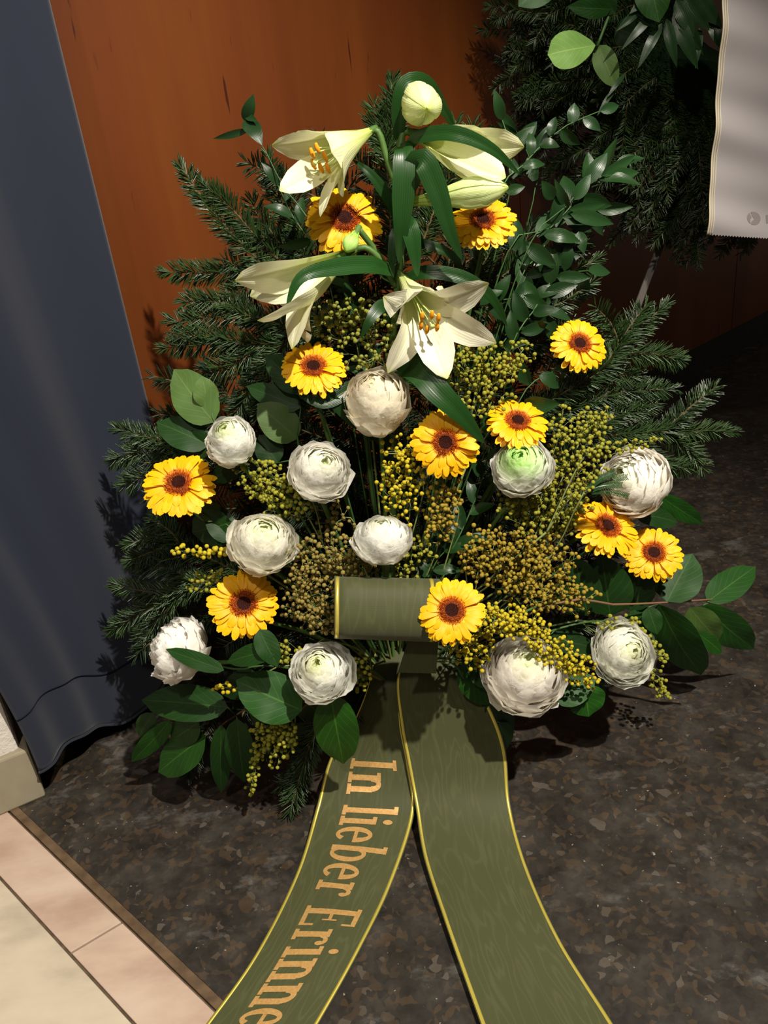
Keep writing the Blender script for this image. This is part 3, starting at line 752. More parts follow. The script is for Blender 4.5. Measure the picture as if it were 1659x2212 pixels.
# lily leaves, stems and blooms -------------------------------------------------
lily = thing('lily_stem', 'tall white lily stem rising at the centre with open blooms and buds', 'lily', K)
def Yp(x, y, Y): return P(x, y, Y)
main = [K, P(848, 1300, 1.12), P(850, 1000, 1.13), P(846, 800, 1.14), P(856, 640, 1.135), P(866, 560, 1.14), P(868, 420, 1.15), P(862, 300, 1.165), P(866, 225, 1.17)]
obj('stem', tube(smooth_path(main, 50), [0.0055, 0.0055, 0.005, 0.0045, 0.004], 10), MSTEM, lily)
LL = [  # path (px,py,Y), width px, colour
 ([(866, 330, 1.14), (872, 322, 1.12), (872, 380, 1.105), (868, 480, 1.10), (862, 570, 1.11)], 52, 1.0),
 ([(870, 440, 1.14), (905, 345, 1.10), (940, 400, 1.09), (972, 500, 1.085), (998, 562, 1.09)], 54, .95),
 ([(874, 330, 1.14), (905, 296, 1.12), (980, 288, 1.09), (1060, 320, 1.08), (1124, 378, 1.09)], 34, 1.1),
 ([(860, 300, 1.16), (866, 220, 1.15), (880, 180, 1.15), (920, 182, 1.16), (955, 230, 1.17), (985, 282, 1.18)], 40, .95),
 ([(866, 520, 1.13), (880, 484, 1.11), (892, 520, 1.10), (902, 598, 1.10)], 42, 1.15),
 ([(850, 588, 1.13), (800, 572, 1.09), (720, 578, 1.06), (650, 600, 1.04), (618, 664, 1.035)], 44, 1.15),
 ([(852, 790, 1.12), (900, 800, 1.06), (950, 850, 1.03), (1000, 900, 1.025), (1046, 958, 1.03)], 66, .95),
 ([(856, 470, 1.15), (840, 430, 1.14), (800, 375, 1.14), (762, 345, 1.15)], 26, .8),
 ([(862, 610, 1.14), (920, 588, 1.12), (1000, 600, 1.11), (1060, 640, 1.11), (1096, 706, 1.12)], 34, .85),
 ([(862, 540, 1.14), (856, 500, 1.13), (846, 560, 1.12), (850, 600, 1.12)], 26, .9),
 ([(870, 520, 1.14), (930, 530, 1.12), (985, 560, 1.12), (1000, 610, 1.13)], 22, .75),
 ([(846, 830, 1.13), (760, 840, 1.09), (700, 870, 1.07), (640, 850, 1.07)], 44, .6),
 ([(846, 960, 1.12), (760, 900, 1.08), (700, 850, 1.075), (655, 820, 1.08)], 42, .6),
 ([(852, 700, 1.14), (830, 660, 1.12), (800, 690, 1.10), (780, 730, 1.10)], 34, .75),
 ([(860, 820, 1.13), (900, 780, 1.11), (970, 760, 1.11), (1040, 800, 1.12)], 34, .6),
]
for pts, w, k in LL:
    pp = [P(*q) for q in pts]
    nm = [nrm(tocam(pp[0]) + V(0, 0, .4)), nrm(tocam(pp[len(pp) // 2]) + V(rnd.uniform(-.2, .2), 0, .15)), tocam(pp[-1])]
    obj('leaf', strap(pp, [w * .84 * PXM(pp[2])], nm, fold=.22, nv=9, curl=.12, nu=26, prof=P_ST), MLILYL, lily, color=(k, k, k, 1))

def tepal(B, Mo, tip, R1, R2, wmax, phi_dir, col, inner=False, cup=0.45, tw=0.0, n=18, nv=9, curlback=0.0):
    ax = nrm(Mo - B); L = np.linalg.norm(Mo - B)
    rd = phi_dir
    p1 = B + ax * L * 0.38 + rd * R1; p2 = B + ax * L * 0.80 + rd * R2
    k = 0.5
    p3 = (p2 + tip) / 2 + ax * np.linalg.norm(tip - p2) * 0.10
    pts = [B + rd * 0.003, p1, p2, p3, tip]
    p = smooth_path(pts, n); T = np.gradient(p, axis=0); T /= np.linalg.norm(T, axis=1)[:, None] + 1e-9
    u = np.linspace(0, 1, n)
    w = wmax * (np.interp(u, [0, .25, .5, .68, .82, .94, 1.0], [.16, .38, .82, 1.0, .86, .44, .04]))
    vs = []; uv = []
    for i in range(n):
        N = -rd; N = nrm(N - np.dot(N, T[i]) * T[i]); Bn = np.cross(T[i], N)
        c = cup * (1 - 0.9 * max(0, (u[i] - .5) / .5)) - 0.25 * max(0, (u[i] - .7) / .3)
        for j in range(nv):
            v = -1 + 2 * j / (nv - 1)
            off = c * v * v * w[i] / 2 + .03 * w[i] * math.sin(9 * u[i] + 3 * v + tw) * abs(v)
            off -= 0.06 * w[i] * math.exp(-(v / .15) ** 2)
            vs.append(p[i] + Bn * v * w[i] / 2 + N * off); uv.append((u[i], (v + 1) / 2))
    o = obj('petal', mesh('petal', vs, grid_faces(n, nv), uv), MTEP, None, color=col)
    return o
def bloom(name, B, Mo, tips, R1, R2, wmax, col, stamens=False, fl=0.012):
    """one bloom: a part of the lily with its petals as sub-parts"""
    ax = nrm(Mo - B)
    tb = [B - ax * 0.006, B + ax * 0.004, B + ax * 0.03]
    core = obj(name, tube(smooth_path(tb, 8), [0.0042, 0.0052, 0.0055], 10), MSTEM, lily)
    for i, tp in enumerate(tips):
        q = tp - B; q = q - np.dot(q, ax) * ax; rd = nrm(q)
        if i % 2: R1k, R2k, wk = R1 * 1.12, R2 * 1.1, wmax * .84
        else: R1k, R2k, wk = R1, R2, wmax
        o = tepal(B, Mo, tp, R1k, R2k, wk, rd, col, tw=i)
        o.parent = core; o.matrix_parent_inverse = Matrix.Identity(4)
        # core is parented to lily with matching world transform (identity)
        o.matrix_local = Matrix.Identity(4)
    if stamens:
        b = MB(); bp = MB(); ref = nrm(np.cross(ax, V(0, 0, 1))); r2 = np.cross(ax, ref); L = np.linalg.norm(Mo - B)
        for k in range(6):
            a = k * math.pi / 3 + .3; rd = ref * math.cos(a) + r2 * math.sin(a)
            e = B + ax * L * 1.02 + rd * fl * rnd.uniform(.8, 1.25)
            b.tube(smooth_path([B + ax * .03 + rd * .002, B + ax * L * .7 + rd * fl * .4, e], 8), 0.0009, 5)
            f = obj('anther', tube(smooth_path([e - r2 * .0065 + ax * .001, e + ax * .0015, e + r2 * .0065], 6), [0.0016, .0034, .0016], 7), MANTH, None)
            f.parent = core; f.matrix_local = Matrix.Identity(4)
        b.tube(smooth_path([B + ax * .03, B + ax * L * 1.12], 6), 0.0012, 6)
        f = obj('filaments', b.mesh(), MFIL, None); f.parent = core; f.matrix_local = Matrix.Identity(4)
        e = B + ax * L * 1.12
        f = obj('stigma', tube([e - ax * .002, e, e + ax * .002], [.0018, .0034, .0024], 8), MFIL, None); f.parent = core; f.matrix_local = Matrix.Identity(4)
    return core
def lilypos(parent_obj): pass
# front bloom facing the camera
bloom('front_bloom', P(864, 592, 1.13), P(926, 692, 1.035), [P(828, 640, 1.035), P(955, 618, 1.06), P(1056, 612, 1.04), P(1072, 742, 1.04), P(966, 818, 1.03), P(838, 806, 1.045)], 0.011, 0.026, 0.052, (1, 1, 1, 1), True)
# upper left bloom, turned to lower left
bloom('upper_bloom', P(806, 280, 1.16), P(694, 344, 1.10), [P(587, 314, 1.10), P(604, 412, 1.08), P(692, 468, 1.06), P(742, 424, 1.06), P(716, 330, 1.05), P(632, 292, 1.13)], 0.011, 0.024, 0.046, (.98, 1, .86, 1), True)
# left bloom from behind
bloom('left_bloom', P(768, 540, 1.13), P(620, 625, 1.06), [P(508, 606, 1.07), P(556, 692, 1.02), P(630, 754, 1.05), P(664, 740, 1.10), P(580, 640, 1.12), P(540, 640, 1.10)], 0.013, 0.026, 0.056, (.98, 1, .92, 1))
# right half open bloom
bloom('right_bloom', P(882, 284, 1.16), P(1030, 335, 1.10), [P(1132, 318, 1.12), P(1094, 396, 1.07), P(1092, 384, 1.10), P(1110, 324, 1.14), P(1060, 300, 1.12), P(1085, 360, 1.14)], 0.012, 0.023, 0.052, (.98, 1, .84, 1))
def bud(name, B, tip, R, col, wmax, mat=None):
    ax = nrm(tip - B); L = np.linalg.norm(tip - B)
    ref = nrm(np.cross(ax, V(0.2, 0, 1))); r2 = np.cross(ax, ref)
    core = obj(name, tube(smooth_path([B - ax * .004, B + ax * L * .15, B + ax * L * .3], 8), [.004, .0046, .005], 10), MSTEM, lily)
    for k in range(6):
        a = k * math.pi / 3; rd = ref * math.cos(a) + r2 * math.sin(a); rr = R * (1.0 if k % 2 else .93)
        n = 16; nv = 7; vs = []; uv = []
        for i in range(n):
            u = i / (n - 1); r = rr * np.interp(u, [0, .15, .4, .62, .8, .93, 1], [.28, .34, .62, 1.0, .92, .5, .06])
            for j in range(nv):
                v = -1 + 2 * j / (nv - 1); aa = a + v * 0.62
                rdd = ref * math.cos(aa) + r2 * math.sin(aa)
                vs.append(B + ax * L * u + rdd * (r * (1 - .07 * abs(v) ** 2) + .0006 * (k % 2))); uv.append((u, (v + 1) / 2))
        o = obj('petal', mesh('petal', vs, grid_faces(n, nv), uv), MTEP, None, color=col); o.parent = core; o.matrix_local = Matrix.Identity(4)
    return core
bud('bud', P(886, 437, 1.13), P(1098, 405, 1.07), 0.0195, (.86, 1, .62, 1), .03)
bud('top_bud', P(884, 204, 1.19), P(922, 236, 1.095), 0.0255, (.92, 1, .66, 1), .03)
bud('small_green_bud', P(774, 494, 1.13), P(748, 542, 1.10), 0.0105, (.55, .85, .30, 1), .02)
for pth in ([(864, 420, 1.15), (838, 350, 1.155), (820, 290, 1.16), (806, 280, 1.16)], [(864, 320, 1.155), (870, 290, 1.16), (882, 284, 1.16)], [(872, 480, 1.145), (884, 455, 1.135), (886, 437, 1.13)],
            [(864, 260, 1.17), (864, 215, 1.185), (872, 200, 1.19), (884, 204, 1.19)], [(856, 620, 1.135), (820, 560, 1.13), (790, 535, 1.13), (768, 540, 1.13)], [(850, 600, 1.135), (810, 540, 1.14), (774, 494, 1.13)], [(856, 640, 1.135), (858, 600, 1.135), (864, 592, 1.13)]):
    obj('flower_stalk', tube(smooth_path([P(*q) for q in pth], 14), 0.0042, 8), MSTEM, lily)

# ------------------------------------------------------------------ gerberas
def gerbera_petal(seed, L0=0.26, droop=0.0):
    r = random.Random(seed); nu, nv = 9, 5; vs = []; uv = []
    wmax = r.uniform(.20, .235); bend = r.uniform(-.03, .05); rs = r.uniform(-.02, .02)
    for i in range(nu):
        u = i / (nu - 1); x = L0 + .04 + (.96 - L0) * u
        w = wmax * np.interp(u, [0, .3, .7, .9, .97, 1], [.38, .72, 1.0, .86, .6, .3])
        z = 0.10 * math.sin(u * 1.9) - (0.13 + droop) * u * u + bend * u
        for j in range(nv):
            v = -1 + 2 * j / (nv - 1)
            zz = z + 0.07 * w * (v * v) * (1 if u < .8 else .3) - .05 * w * math.cos(v * math.pi * 2) + rs * u * v
            xx = x - (0.012 if (abs(v) < .1 and u == 1) else 0)
            vs.append((xx, v * w / 2, zz)); uv.append((u, (v + 1) / 2))
    return mesh('gerbera_petal', vs, grid_faces(nu, nv), uv)
GP = [gerbera_petal(s) for s in range(5)]
def floret_mesh():
    mb = {0: MB(), 1: MB(), 2: MB()}
    v = []; f = []; mi = []
    def cone(c, d, h, r, m_):
        o = len(v); t = nrm(np.cross(d, V(.3, .5, .8))); b_ = np.cross(d, t)
        for k in range(4):
            a = k * math.pi / 2; v.append(c + (t * math.cos(a) + b_ * math.sin(a)) * r)
        for k in range(4):
            a = k * math.pi / 2 + .4; v.append(c + d * h + (t * math.cos(a) + b_ * math.sin(a)) * r * .45)
        for k in range(4): f.append((o + k, o + (k + 1) % 4, o + 4 + (k + 1) % 4, o + 4 + k)); mi.append(m_)
        f.append((o + 4, o + 5, o + 6, o + 7)); mi.append(m_)
    r = random.Random(3)
    n = 420
    for i in range(n):
        q = math.sqrt((i + .5) / n) * .385; a = i * 2.399963
        rd = V(math.cos(a), math.sin(a), 0); z = .035 + .05 * math.exp(-((q - .25) / .1) ** 2)
        m_ = 2 if q < .17 else (1 if r.random() < (.75 if q < .24 else .3) else 0)
        d = nrm(rd * (q * 1.9 - .12) + V(0, 0, 1) + V(r.uniform(-.2, .2), r.uniform(-.2, .2), 0))
        cone(rd * q + V(0, 0, z - .03), d, r.uniform(.045, .08) * (1 if q > .15 else .7), .0115, m_)
    # dome
    o = len(v); ns = 20; pr = [(0.37, -.08), (.33, .02), (.19, .045), (.1, .025), (.0, .015)]
    for rr, z in pr:
        for k in range(ns): a = 2 * math.pi * k / ns; v.append(V(rr * math.cos(a), rr * math.sin(a), z))
    for i in range(len(pr) - 1):
        for k in range(ns):
            f.append((o + i * ns + k, o + i * ns + (k + 1) % ns, o + (i + 1) * ns + (k + 1) % ns, o + (i + 1) * ns + k)); mi.append(1 if i < 2 else 2)
    me = mesh('florets', v, f)
    for m_ in (MORG, MBRN, MDRK): me.materials.append(m_)
    me.polygons.foreach_set('material_index', mi); me.update(); return me
FLO = floret_mesh()
CALX = lathe([(.05, -.22), (.16, -.17), (.24, -.06), (.2, .0), (.0, .01)], 16); CALX.materials.append(MCALYX)
def frame(n, up, spin=0.0):
    n = nrm(n); x = nrm(np.cross(up, n)); y = np.cross(n, x)
    c, s = math.cos(spin), math.sin(spin); X = x * c + y * s; Y = np.cross(n, X)
    M4 = Matrix.Identity(4)
    for i in range(3): M4[i][0] = X[i]; M4[i][1] = Y[i]; M4[i][2] = n[i]
    return M4
def face_n(p, tilt, dirdeg):
    v = tocam(p); a = math.radians(tilt); t = math.radians(dirdeg)
    R = nrm(np.cross(U_, v)); Up = np.cross(v, R)
    return nrm(v * math.cos(a) + (R * math.cos(t) + Up * math.sin(t)) * math.sin(a))
def stem_path(p, n, R):
    b = p - n * R * .2
    return smooth_path([b, b - n * R * .55 + V(0, 0, -.01), (b + K) / 2 + V(0, 0.03, -.0) - n * .02, K], 22)
GER = [ # label, x, y, r px, tilt, dir, dd
 ('yellow gerbera at upper left partly under the lily petals', 743, 476, 80, 34, 80, .03),
 ('yellow gerbera at upper right just below the green lily bud', 1043, 481, 69, 44, 88, .02),
 ('tilted yellow gerbera in front of the fir branch on the right', 1250, 745, 62, 34, 52, .01),
 ('yellow gerbera left of the closed cream ranunculus', 677, 796, 72, 38, 92, .0),
 ('round yellow gerbera facing forward in the centre', 962, 957, 76, 8, 90, -.02),
 ('yellow gerbera directly above the pale green centred ranunculus', 1117, 914, 70, 44, 75, .0),
 ('leftmost yellow gerbera, near the blue curtain', 388, 1047, 79, 34, 110, -.02),
 ('upper one of two touching yellow gerberas on the right', 1309, 1140, 72, 42, 52, .0),
 ('rightmost yellow gerbera, lower one of a touching pair', 1411, 1196, 62, 22, 60, -.01),
 ('yellow gerbera at lower left above the ruffled white flower', 526, 1305, 76, 10, 70, -.02),
 ('yellow gerbera at the right end of the olive ribbon loop', 976, 1320, 75, 12, 90, -.065),
]
for gi, (lb, x, y, r, tilt, dr, dd) in enumerate(GER):
    p = S(x, y, dd); n = face_n(p, tilt, dr); R = r * PXM(p); rg = random.Random(gi + 40)
    t = thing('gerbera', lb, 'gerbera', K, 'yellow gerberas in the arrangement')
    obj('stem', tube(stem_path(p, n, R), [0.0034, .0028], 8), MSTEM, t)
    F = Matrix.Translation(Vector(p)) @ frame(n, U_, rg.uniform(0, 6)) @ Matrix.Scale(R, 4)
    obj('calyx', CALX, None, t, F)
    obj('disc_florets', FLO, None, t, F @ Matrix.Translation((0, 0, .10)) @ Matrix.Scale(1.04, 4), kind='stuff')
    for ring, (cnt, sc, z, dp) in enumerate(((25, 1.0, 0, 4), (23, .93, .03, -1), (12, .74, .045, -4))):
        for k in range(cnt):
            if ring == 0 and rg.random() < .03: continue
            a = (k + .5 * ring + rg.uniform(-.22, .22)) * 2 * math.pi / cnt
            s = sc * rg.uniform(.93, 1.04)
            M2 = F @ Matrix.Rotation(a, 4, 'Z') @ Matrix.Translation((0, 0, z + rg.uniform(-.01, .01))) @ Matrix.Rotation(math.radians(dp + rg.uniform(-5, 6)), 4, 'Y') @ Matrix.Rotation(math.radians(rg.uniform(-9, 9)), 4, 'X') @ Matrix.Diagonal((s, rg.uniform(.92, 1.12), 1, 1))
            c = rg.uniform(.93, 1.03)
            obj('petal', GP[rg.randrange(5)], MGER, t, M2, color=(c, c * rg.uniform(.95, 1.03), c, 1))

# ------------------------------------------------------------------ ranunculus
def ran_petal(t, seed, frill=0.0):
    r = random.Random(seed); nu, nv = 9, 9; vs = []; uv = []
    rr0 = 1.0 - 0.84 * t; rim = math.radians(np.interp(t, [0, .12, .3, .6, 1], [86, 72, 58, 40, 22])); half = math.radians(r.uniform(38, 52) + 22 * t)
    ph = [r.uniform(0, 6.28) for _ in range(5)]
    for i in range(nu):
        u = i / (nu - 1)
        for j in range(nv):
            v = -1 + 2 * j / (nv - 1)
            re = rim + math.radians(30) * abs(v) ** 2.4 + math.radians(4) * math.sin(5 * v + ph[0])
            th = math.radians(160) + (re - math.radians(160)) * u ** .9
            wv = half * (0.45 + .55 * math.sin(min(1, u * 1.25) * math.pi / 2))
            rr = rr0 * (1 + .035 * math.sin(4 * v + 3 * u + ph[1]) + (.03 + frill * .3) * u * math.sin(9 * v + ph[2]) + .05 * (1 - t) * max(0, u - .75) * 4)
            rr *= 1 + frill * u * .25 * math.sin(17 * v + ph[3])
            a = v * wv
            vs.append((rr * math.sin(th) * math.cos(a), rr * math.sin(th) * math.sin(a), rr * math.cos(th) * .80 + .60 * t)); uv.append((u, (v + 1) / 2))
    return mesh('ranunculus_petal', vs, grid_faces(nu, nv), uv)
LAY = [(0, 7), (.06, 7), (.13, 7), (.20, 7), (.28, 7), (.36, 7), (.44, 6), (.52, 6), (.60, 6), (.68, 5), (.76, 5), (.84, 4), (.91, 3), (.97, 3)]
RP = {(i, s): ran_petal(tt, i * 10 + s) for i, (tt, c) in enumerate(LAY) for s in range(3)}
RPF = {(i, s): ran_petal(tt, 500 + i * 10 + s, .22) for i, (tt, c) in enumerate(LAY) for s in range(3)}
RCORE = lathe([(.09, -.2), (.10, .0), (.09, .42), (.06, .50), (0, .52)], 12)
RCORE.materials.append(mat_simple('ranunculus_heart', lin(150, 176, 84), .6, .3, noise=(400, lin(110, 140, 60))))
RAN = [ # label, x, y, rx, ry, tilt, dir, dd, colour outer, colour inner, extra
 ('large closed cream ranunculus below the front lily', 813, 862, 70, 72, 34, 100, .0, (.93, .88, .76), (.96, .88, .62), 'closed'),
 ('small white ranunculus with green eye at upper left', 496, 948, 50, 54, 34, 115, -.02, (1, 1, .96), (.93, 1, .66), 'tall'),
 ('round white ranunculus right of the small one, left of the central gerbera', 694, 1014, 70, 64, 24, 60, -.02, (1, .99, .95), (.98, .98, .84), ''),
 ('white ranunculus with wide pale green heart, under a gerbera', 1127, 1003, 66, 60, 22, 100, -.02, (1, 1, .97), (.72, .98, .42), 'green'),
 ('big round white ranunculus at far right behind a mimosa spray', 1362, 1037, 74, 70, 28, 150, .0, (1, .97, .92), (.98, 1, .80), ''),
 ('wide white ranunculus above the lower left gerbera', 567, 1166, 77, 64, 26, 80, -.03, (1, .985, .91), (.97, 1, .74), ''),
 ('flattish white ranunculus directly above the ribbon loop', 826, 1159, 69, 52, 42, 95, -.03, (1, 1, .97), (.98, .99, .85), ''),
 ('white ranunculus with ragged right petals left of the printed ribbon', 692, 1448, 66, 64, 16, 120, -.03, (1, 1, .97), (.95, .98, .66), 'ragged'),
 ('largest white ranunculus, right of the plain ribbon tail', 1136, 1452, 88, 82, 24, 70, -.02, (1, .97, .93), (.94, .97, .70), ''),
 ('oval white ranunculus at far lower right', 1350, 1409, 62, 68, 18, 20, -.02, (1, 1, .95), (.96, .98, .74), ''),
 ('ruffled white flower seen from the side at far lower left', 377, 1398, 58, 62, 58, 150, -.02, (1, .98, .95), (1, .98, .93), 'frill'),
]
for ri, (lb, x, y, rx, ry, tilt, dr, dd, co, ci, ex) in enumerate(RAN):
    p = S(x, y, dd); n = face_n(p, tilt + 8, dr); R = (rx + ry) / 2 * PXM(p); rg = random.Random(ri + 90)
    t = thing('ranunculus', lb, 'ranunculus', K, 'white ranunculus flowers')
    obj('stem', tube(stem_path(p, n, R), [0.0034, .0028], 8), MSTEM, t)
    asp = rx / ((rx + ry) / 2)
    F0 = frame(n, U_)
    zs = 1.12 if ex not in ('tall', 'closed') else 1.3
    F = Matrix.Translation(Vector(p) - Vector(n) * R * .15) @ F0 @ Matrix.Diagonal((R * asp, R * (2 - asp) * (1.0 + .1 * math.sin(math.radians(tilt))), R * zs, 1)) @ Matrix.Rotation(rg.uniform(0, 6), 4, 'Z')
    if ex != 'frill': obj('heart', RCORE, None, t, F)
    for i, (tt, cnt) in enumerate(LAY):
        cnt = cnt + (3 if ex == 'frill' else 0)
        for k in range(cnt):
            a = (k + .37 * i + rg.uniform(-.2, .2)) * 2 * math.pi / cnt
            s = rg.uniform(.95, 1.04); tl = rg.uniform(-5, 6)
            if ex == 'ragged' and i < 3: s = rg.uniform(.9, 1.12); tl += rg.uniform(-4, 12)
            if ex == 'frill': s = rg.uniform(.86, 1.1); tl = rg.uniform(-12, 26)
            if ex == 'closed': tl = -10 - 6 * tt
            M2 = F @ Matrix.Rotation(a, 4, 'Z') @ Matrix.Translation((0, 0, rg.uniform(-.02, .02))) @ Matrix.Rotation(math.radians(tl), 4, 'Y') @ Matrix.Scale(s, 4)
            w = max(0, (tt - (.15 if ex == 'green' else .42)) / .5); w = min(1, w)
            c = [co[q] * (1 - w) + ci[q] * w for q in range(3)]; kk = rg.uniform(.95, 1.0)
            obj('petal', (RPF if ex == 'frill' else RP)[(i, rg.randrange(3))], MRAN, t, M2, color=(c[0] * kk, c[1] * kk, c[2] * kk, 1))

# ------------------------------------------------------------------ mimosa
def ico(sub=1):
    import bmesh
    bm = bmesh.new(); bmesh.ops.create_icosphere(bm, subdivisions=sub, radius=1.0)
    v = np.array([tuple(x.co) for x in bm.verts]); f = np.array([[q.index for q in fc.verts] for fc in bm.faces]); bm.free(); return v, f
IV, IF = ico(2)
IV1, IF1 = ico(1)
def mimosa(label, base, blobs, color, dd=0.0, depth=0.03, r=4.5, hi=True):
    """blobs: (cx, cy, rx, ry, angle, n). Balls joined to the nearest twig node nearer to the base."""
    rs = np.random.RandomState(rnd.randrange(10 ** 6))
    B = S(base[0], base[1], dd + .03)
    pts = []
    for cx, cy, rx, ry, ang, n in blobs:
        c, s = math.cos(math.radians(ang)), math.sin(math.radians(ang)); k = 0; tries = 0; mine = []
        n = int(n * 1.3) if k == 0 else n
        while k < n and tries < n * 30:
            tries += 1
            q = rs.normal(0, .48, 2)
            if q @ q > 1: continue
            X = cx + q[0] * rx * c - q[1] * ry * s; Y = cy + q[0] * rx * s + q[1] * ry * c
            p = S(X, Y, dd + rs.uniform(-depth, depth))
            if any(np.linalg.norm(p - o) < .0062 for o in mine[-60:]): continue
            mine.append(p); k += 1
        pts += mine
    pts = np.array(pts); order = np.argsort(np.linalg.norm(pts - B, axis=1)); pts = pts[order]
    nodes = [K * .35 + B * .65, B] ; b = MB(); b.tube(smooth_path([K, (K + B) / 2 + V(0, .02, .01), B], 8), [.0022, .0016], 5)
    # trunk nodes through blob centres
    for cx, cy, rx, ry, ang, n in blobs:
        c, s = math.cos(math.radians(ang)), math.sin(math.radians(ang))
        e1 = S(cx + rx * .75 * c, cy + rx * .75 * s, dd + .01); e0 = S(cx - rx * .6 * c, cy - rx * .6 * s, dd + .01)
        if np.linalg.norm(e1 - B) < np.linalg.norm(e0 - B): e0, e1 = e1, e0
        path = smooth_path([B, e0, S(cx, cy, dd + .012), e1], 26); b.tube(path, [.0013, .0007], 5); nodes += list(path)
    nodes = [np.array(x) for x in nodes]; rad = r * PXM(B)
    cent = []
    for p in pts:
        A = np.array(nodes); d = np.linalg.norm(A - p, axis=1) + .25 * np.linalg.norm(A - B, axis=1)
        q = A[int(np.argmin(d))]
        m_ = q * .4 + p * .6 + V(0, 0, .0015) + rs.uniform(-.001, .001, 3)
        if np.linalg.norm(q - p) > .003:
            b.tube(np.array([q, m_, p]), .00042, 3)
        nodes.append(m_)
        cent.append(p)
    t = thing('mimosa_sprig', label, 'mimosa', K)
    obj('stem', b.mesh(), MMST, t)
    V_, F_i = (IV, IF) if hi else (IV1, IF1)
    cent = np.array(cent); n = len(cent); sc = rad * rs.uniform(.8, 1.12, n)
    v = (V_[None] * sc[:, None, None] * (1 + .05 * rs.uniform(-1, 1, (n, len(V_), 1))) + cent[:, None]).reshape(-1, 3)
    f = (F_i[None] + (np.arange(n) * len(V_))[:, None, None]).reshape(-1, 3)
    obj('blossoms', mesh('blossoms', v, f, smooth=True), MBLO[color], t, kind='stuff')
mimosa('dim mimosa spray between the left lily and the front lily', (800, 900), [(740, 700, 90, 70, 0, 120), (800, 690, 60, 60, 0, 45)], 'green', .04)
mimosa('mimosa spray right of the front lily petals, above the small gerbera', (1010, 1000), [(1050, 820, 90, 80, -60, 150), (1110, 780, 60, 40, -50, 40), (1010, 770, 40, 70, -80, 50)], 'olive', .02)
mimosa('mimosa spray between small and round ranunculus at left', (700, 1180), [(585, 1050, 90, 60, 30, 130), (620, 1080, 70, 50, 0, 50)], 'olive', .01)
mimosa('mimosa cluster left of the central gerbera stem', (880, 1190), [(870, 1050, 60, 90, 0, 110), (860, 980, 40, 50, 0, 30)], 'yellow', .015)
mimosa('brownish mimosa cluster beneath the central gerbera', (950, 1260), [(958, 1100, 45, 80, 10, 120)], 'ochre', .02)
mimosa('tall mimosa spray left of the round ranunculus on the right', (1130, 1210), [(1230, 1000, 130, 60, -65, 150), (1280, 920, 60, 40, -50, 45), (1210, 920, 50, 30, -80, 30)], 'olive', .01)
mimosa('long level mimosa spray over the top of the round ranunculus', (1180, 1150), [(1330, 968, 110, 18, -12, 46), (1270, 1040, 70, 22, -40, 30)], 'olive', -.055, .008)
mimosa('green mimosa mass right of centre under the pale green ranunculus', (1100, 1260), [(1190, 1110, 100, 70, 0, 210), (1120, 1080, 60, 50, 0, 50)], 'olive', .025)
mimosa('large golden mimosa mass right of the ribbon loop gerbera', (1020, 1350), [(1120, 1210, 130, 75, 0, 330), (1190, 1280, 110, 55, 10, 160), (1040, 1190, 60, 60, 0, 60)], 'ochre', .0)
mimosa('bright yellow mimosa hanging over the largest ranunculus', (1010, 1360), [(1210, 1420, 110, 42, 35, 170), (1110, 1345, 90, 40, 10, 110)], 'yellow', -.045, .015)
mimosa('mimosa beside the ribbon loop gerbera, low right', (960, 1430), [(1030, 1400, 60, 50, 20, 70), (1050, 1340, 50, 40, 0, 40)], 'yellow', .0)
mimosa('dull brownish mimosa mass left of the ribbon loop', (820, 1330), [(700, 1210, 100, 60, 0, 180), (665, 1290, 70, 70, 0, 150), (700, 1340, 60, 40, 0, 50)], 'dull', .0)
mimosa('thin yellow mimosa spray pointing left at the curtain', (560, 1230), [(430, 1192, 76, 14, 3, 26)], 'yellow', -.03, .006, 5.2)
mimosa('short mimosa spray left of the lower left gerbera', (560, 1290), [(445, 1255, 60, 26, -20, 28)], 'olive', .0, .01)
mimosa('mimosa strands hanging at the bottom left of the printed ribbon', (640, 1480), [(590, 1600, 55, 60, 0, 110), (548, 1670, 55, 16, 100, 26), (625, 1590, 40, 20, 80, 18)], 'olive', -.02, .012)
mimosa('tiny mimosa spray above the dark leaf at lower left', (600, 1440), [(490, 1485, 34, 16, 0, 12)], 'yellow', -.03, .006)
mimosa('mimosa bits between lower left gerbera and ragged ranunculus', (700, 1380), [(615, 1412, 45, 28, 0, 34)], 'olive', .0, .01)
mimosa('mimosa strand hanging past the far lower right ranunculus', (1250, 1340), [(1395, 1385, 70, 22, 50, 46), (1425, 1480, 40, 22, 70, 26), (1340, 1350, 50, 22, 0, 26)], 'olive', -.0, .012)
mimosa('few mimosa blossoms at the right edge of the ragged ranunculus', (800, 1400), [(778, 1460, 28, 50, 0, 26)], 'olive', .015, .006)
mimosa('mimosa blossoms beside the left petals of the front lily', (850, 900), [(850, 740, 30, 50, 0, 20), (790, 780, 50, 30, 0, 24)], 'green', .03)
mimosa('mimosa wisps right of the flattish ranunculus above the loop', (900, 1290), [(880, 1230, 30, 40, 0, 26), (900, 1180, 60, 40, 0, 30)], 'olive', .03)
mimosa('mimosa wisps below the round ranunculus left of centre', (780, 1300), [(720, 1130, 60, 50, 0, 40), (780, 1220, 60, 40, 0, 50)], 'dull', .04)

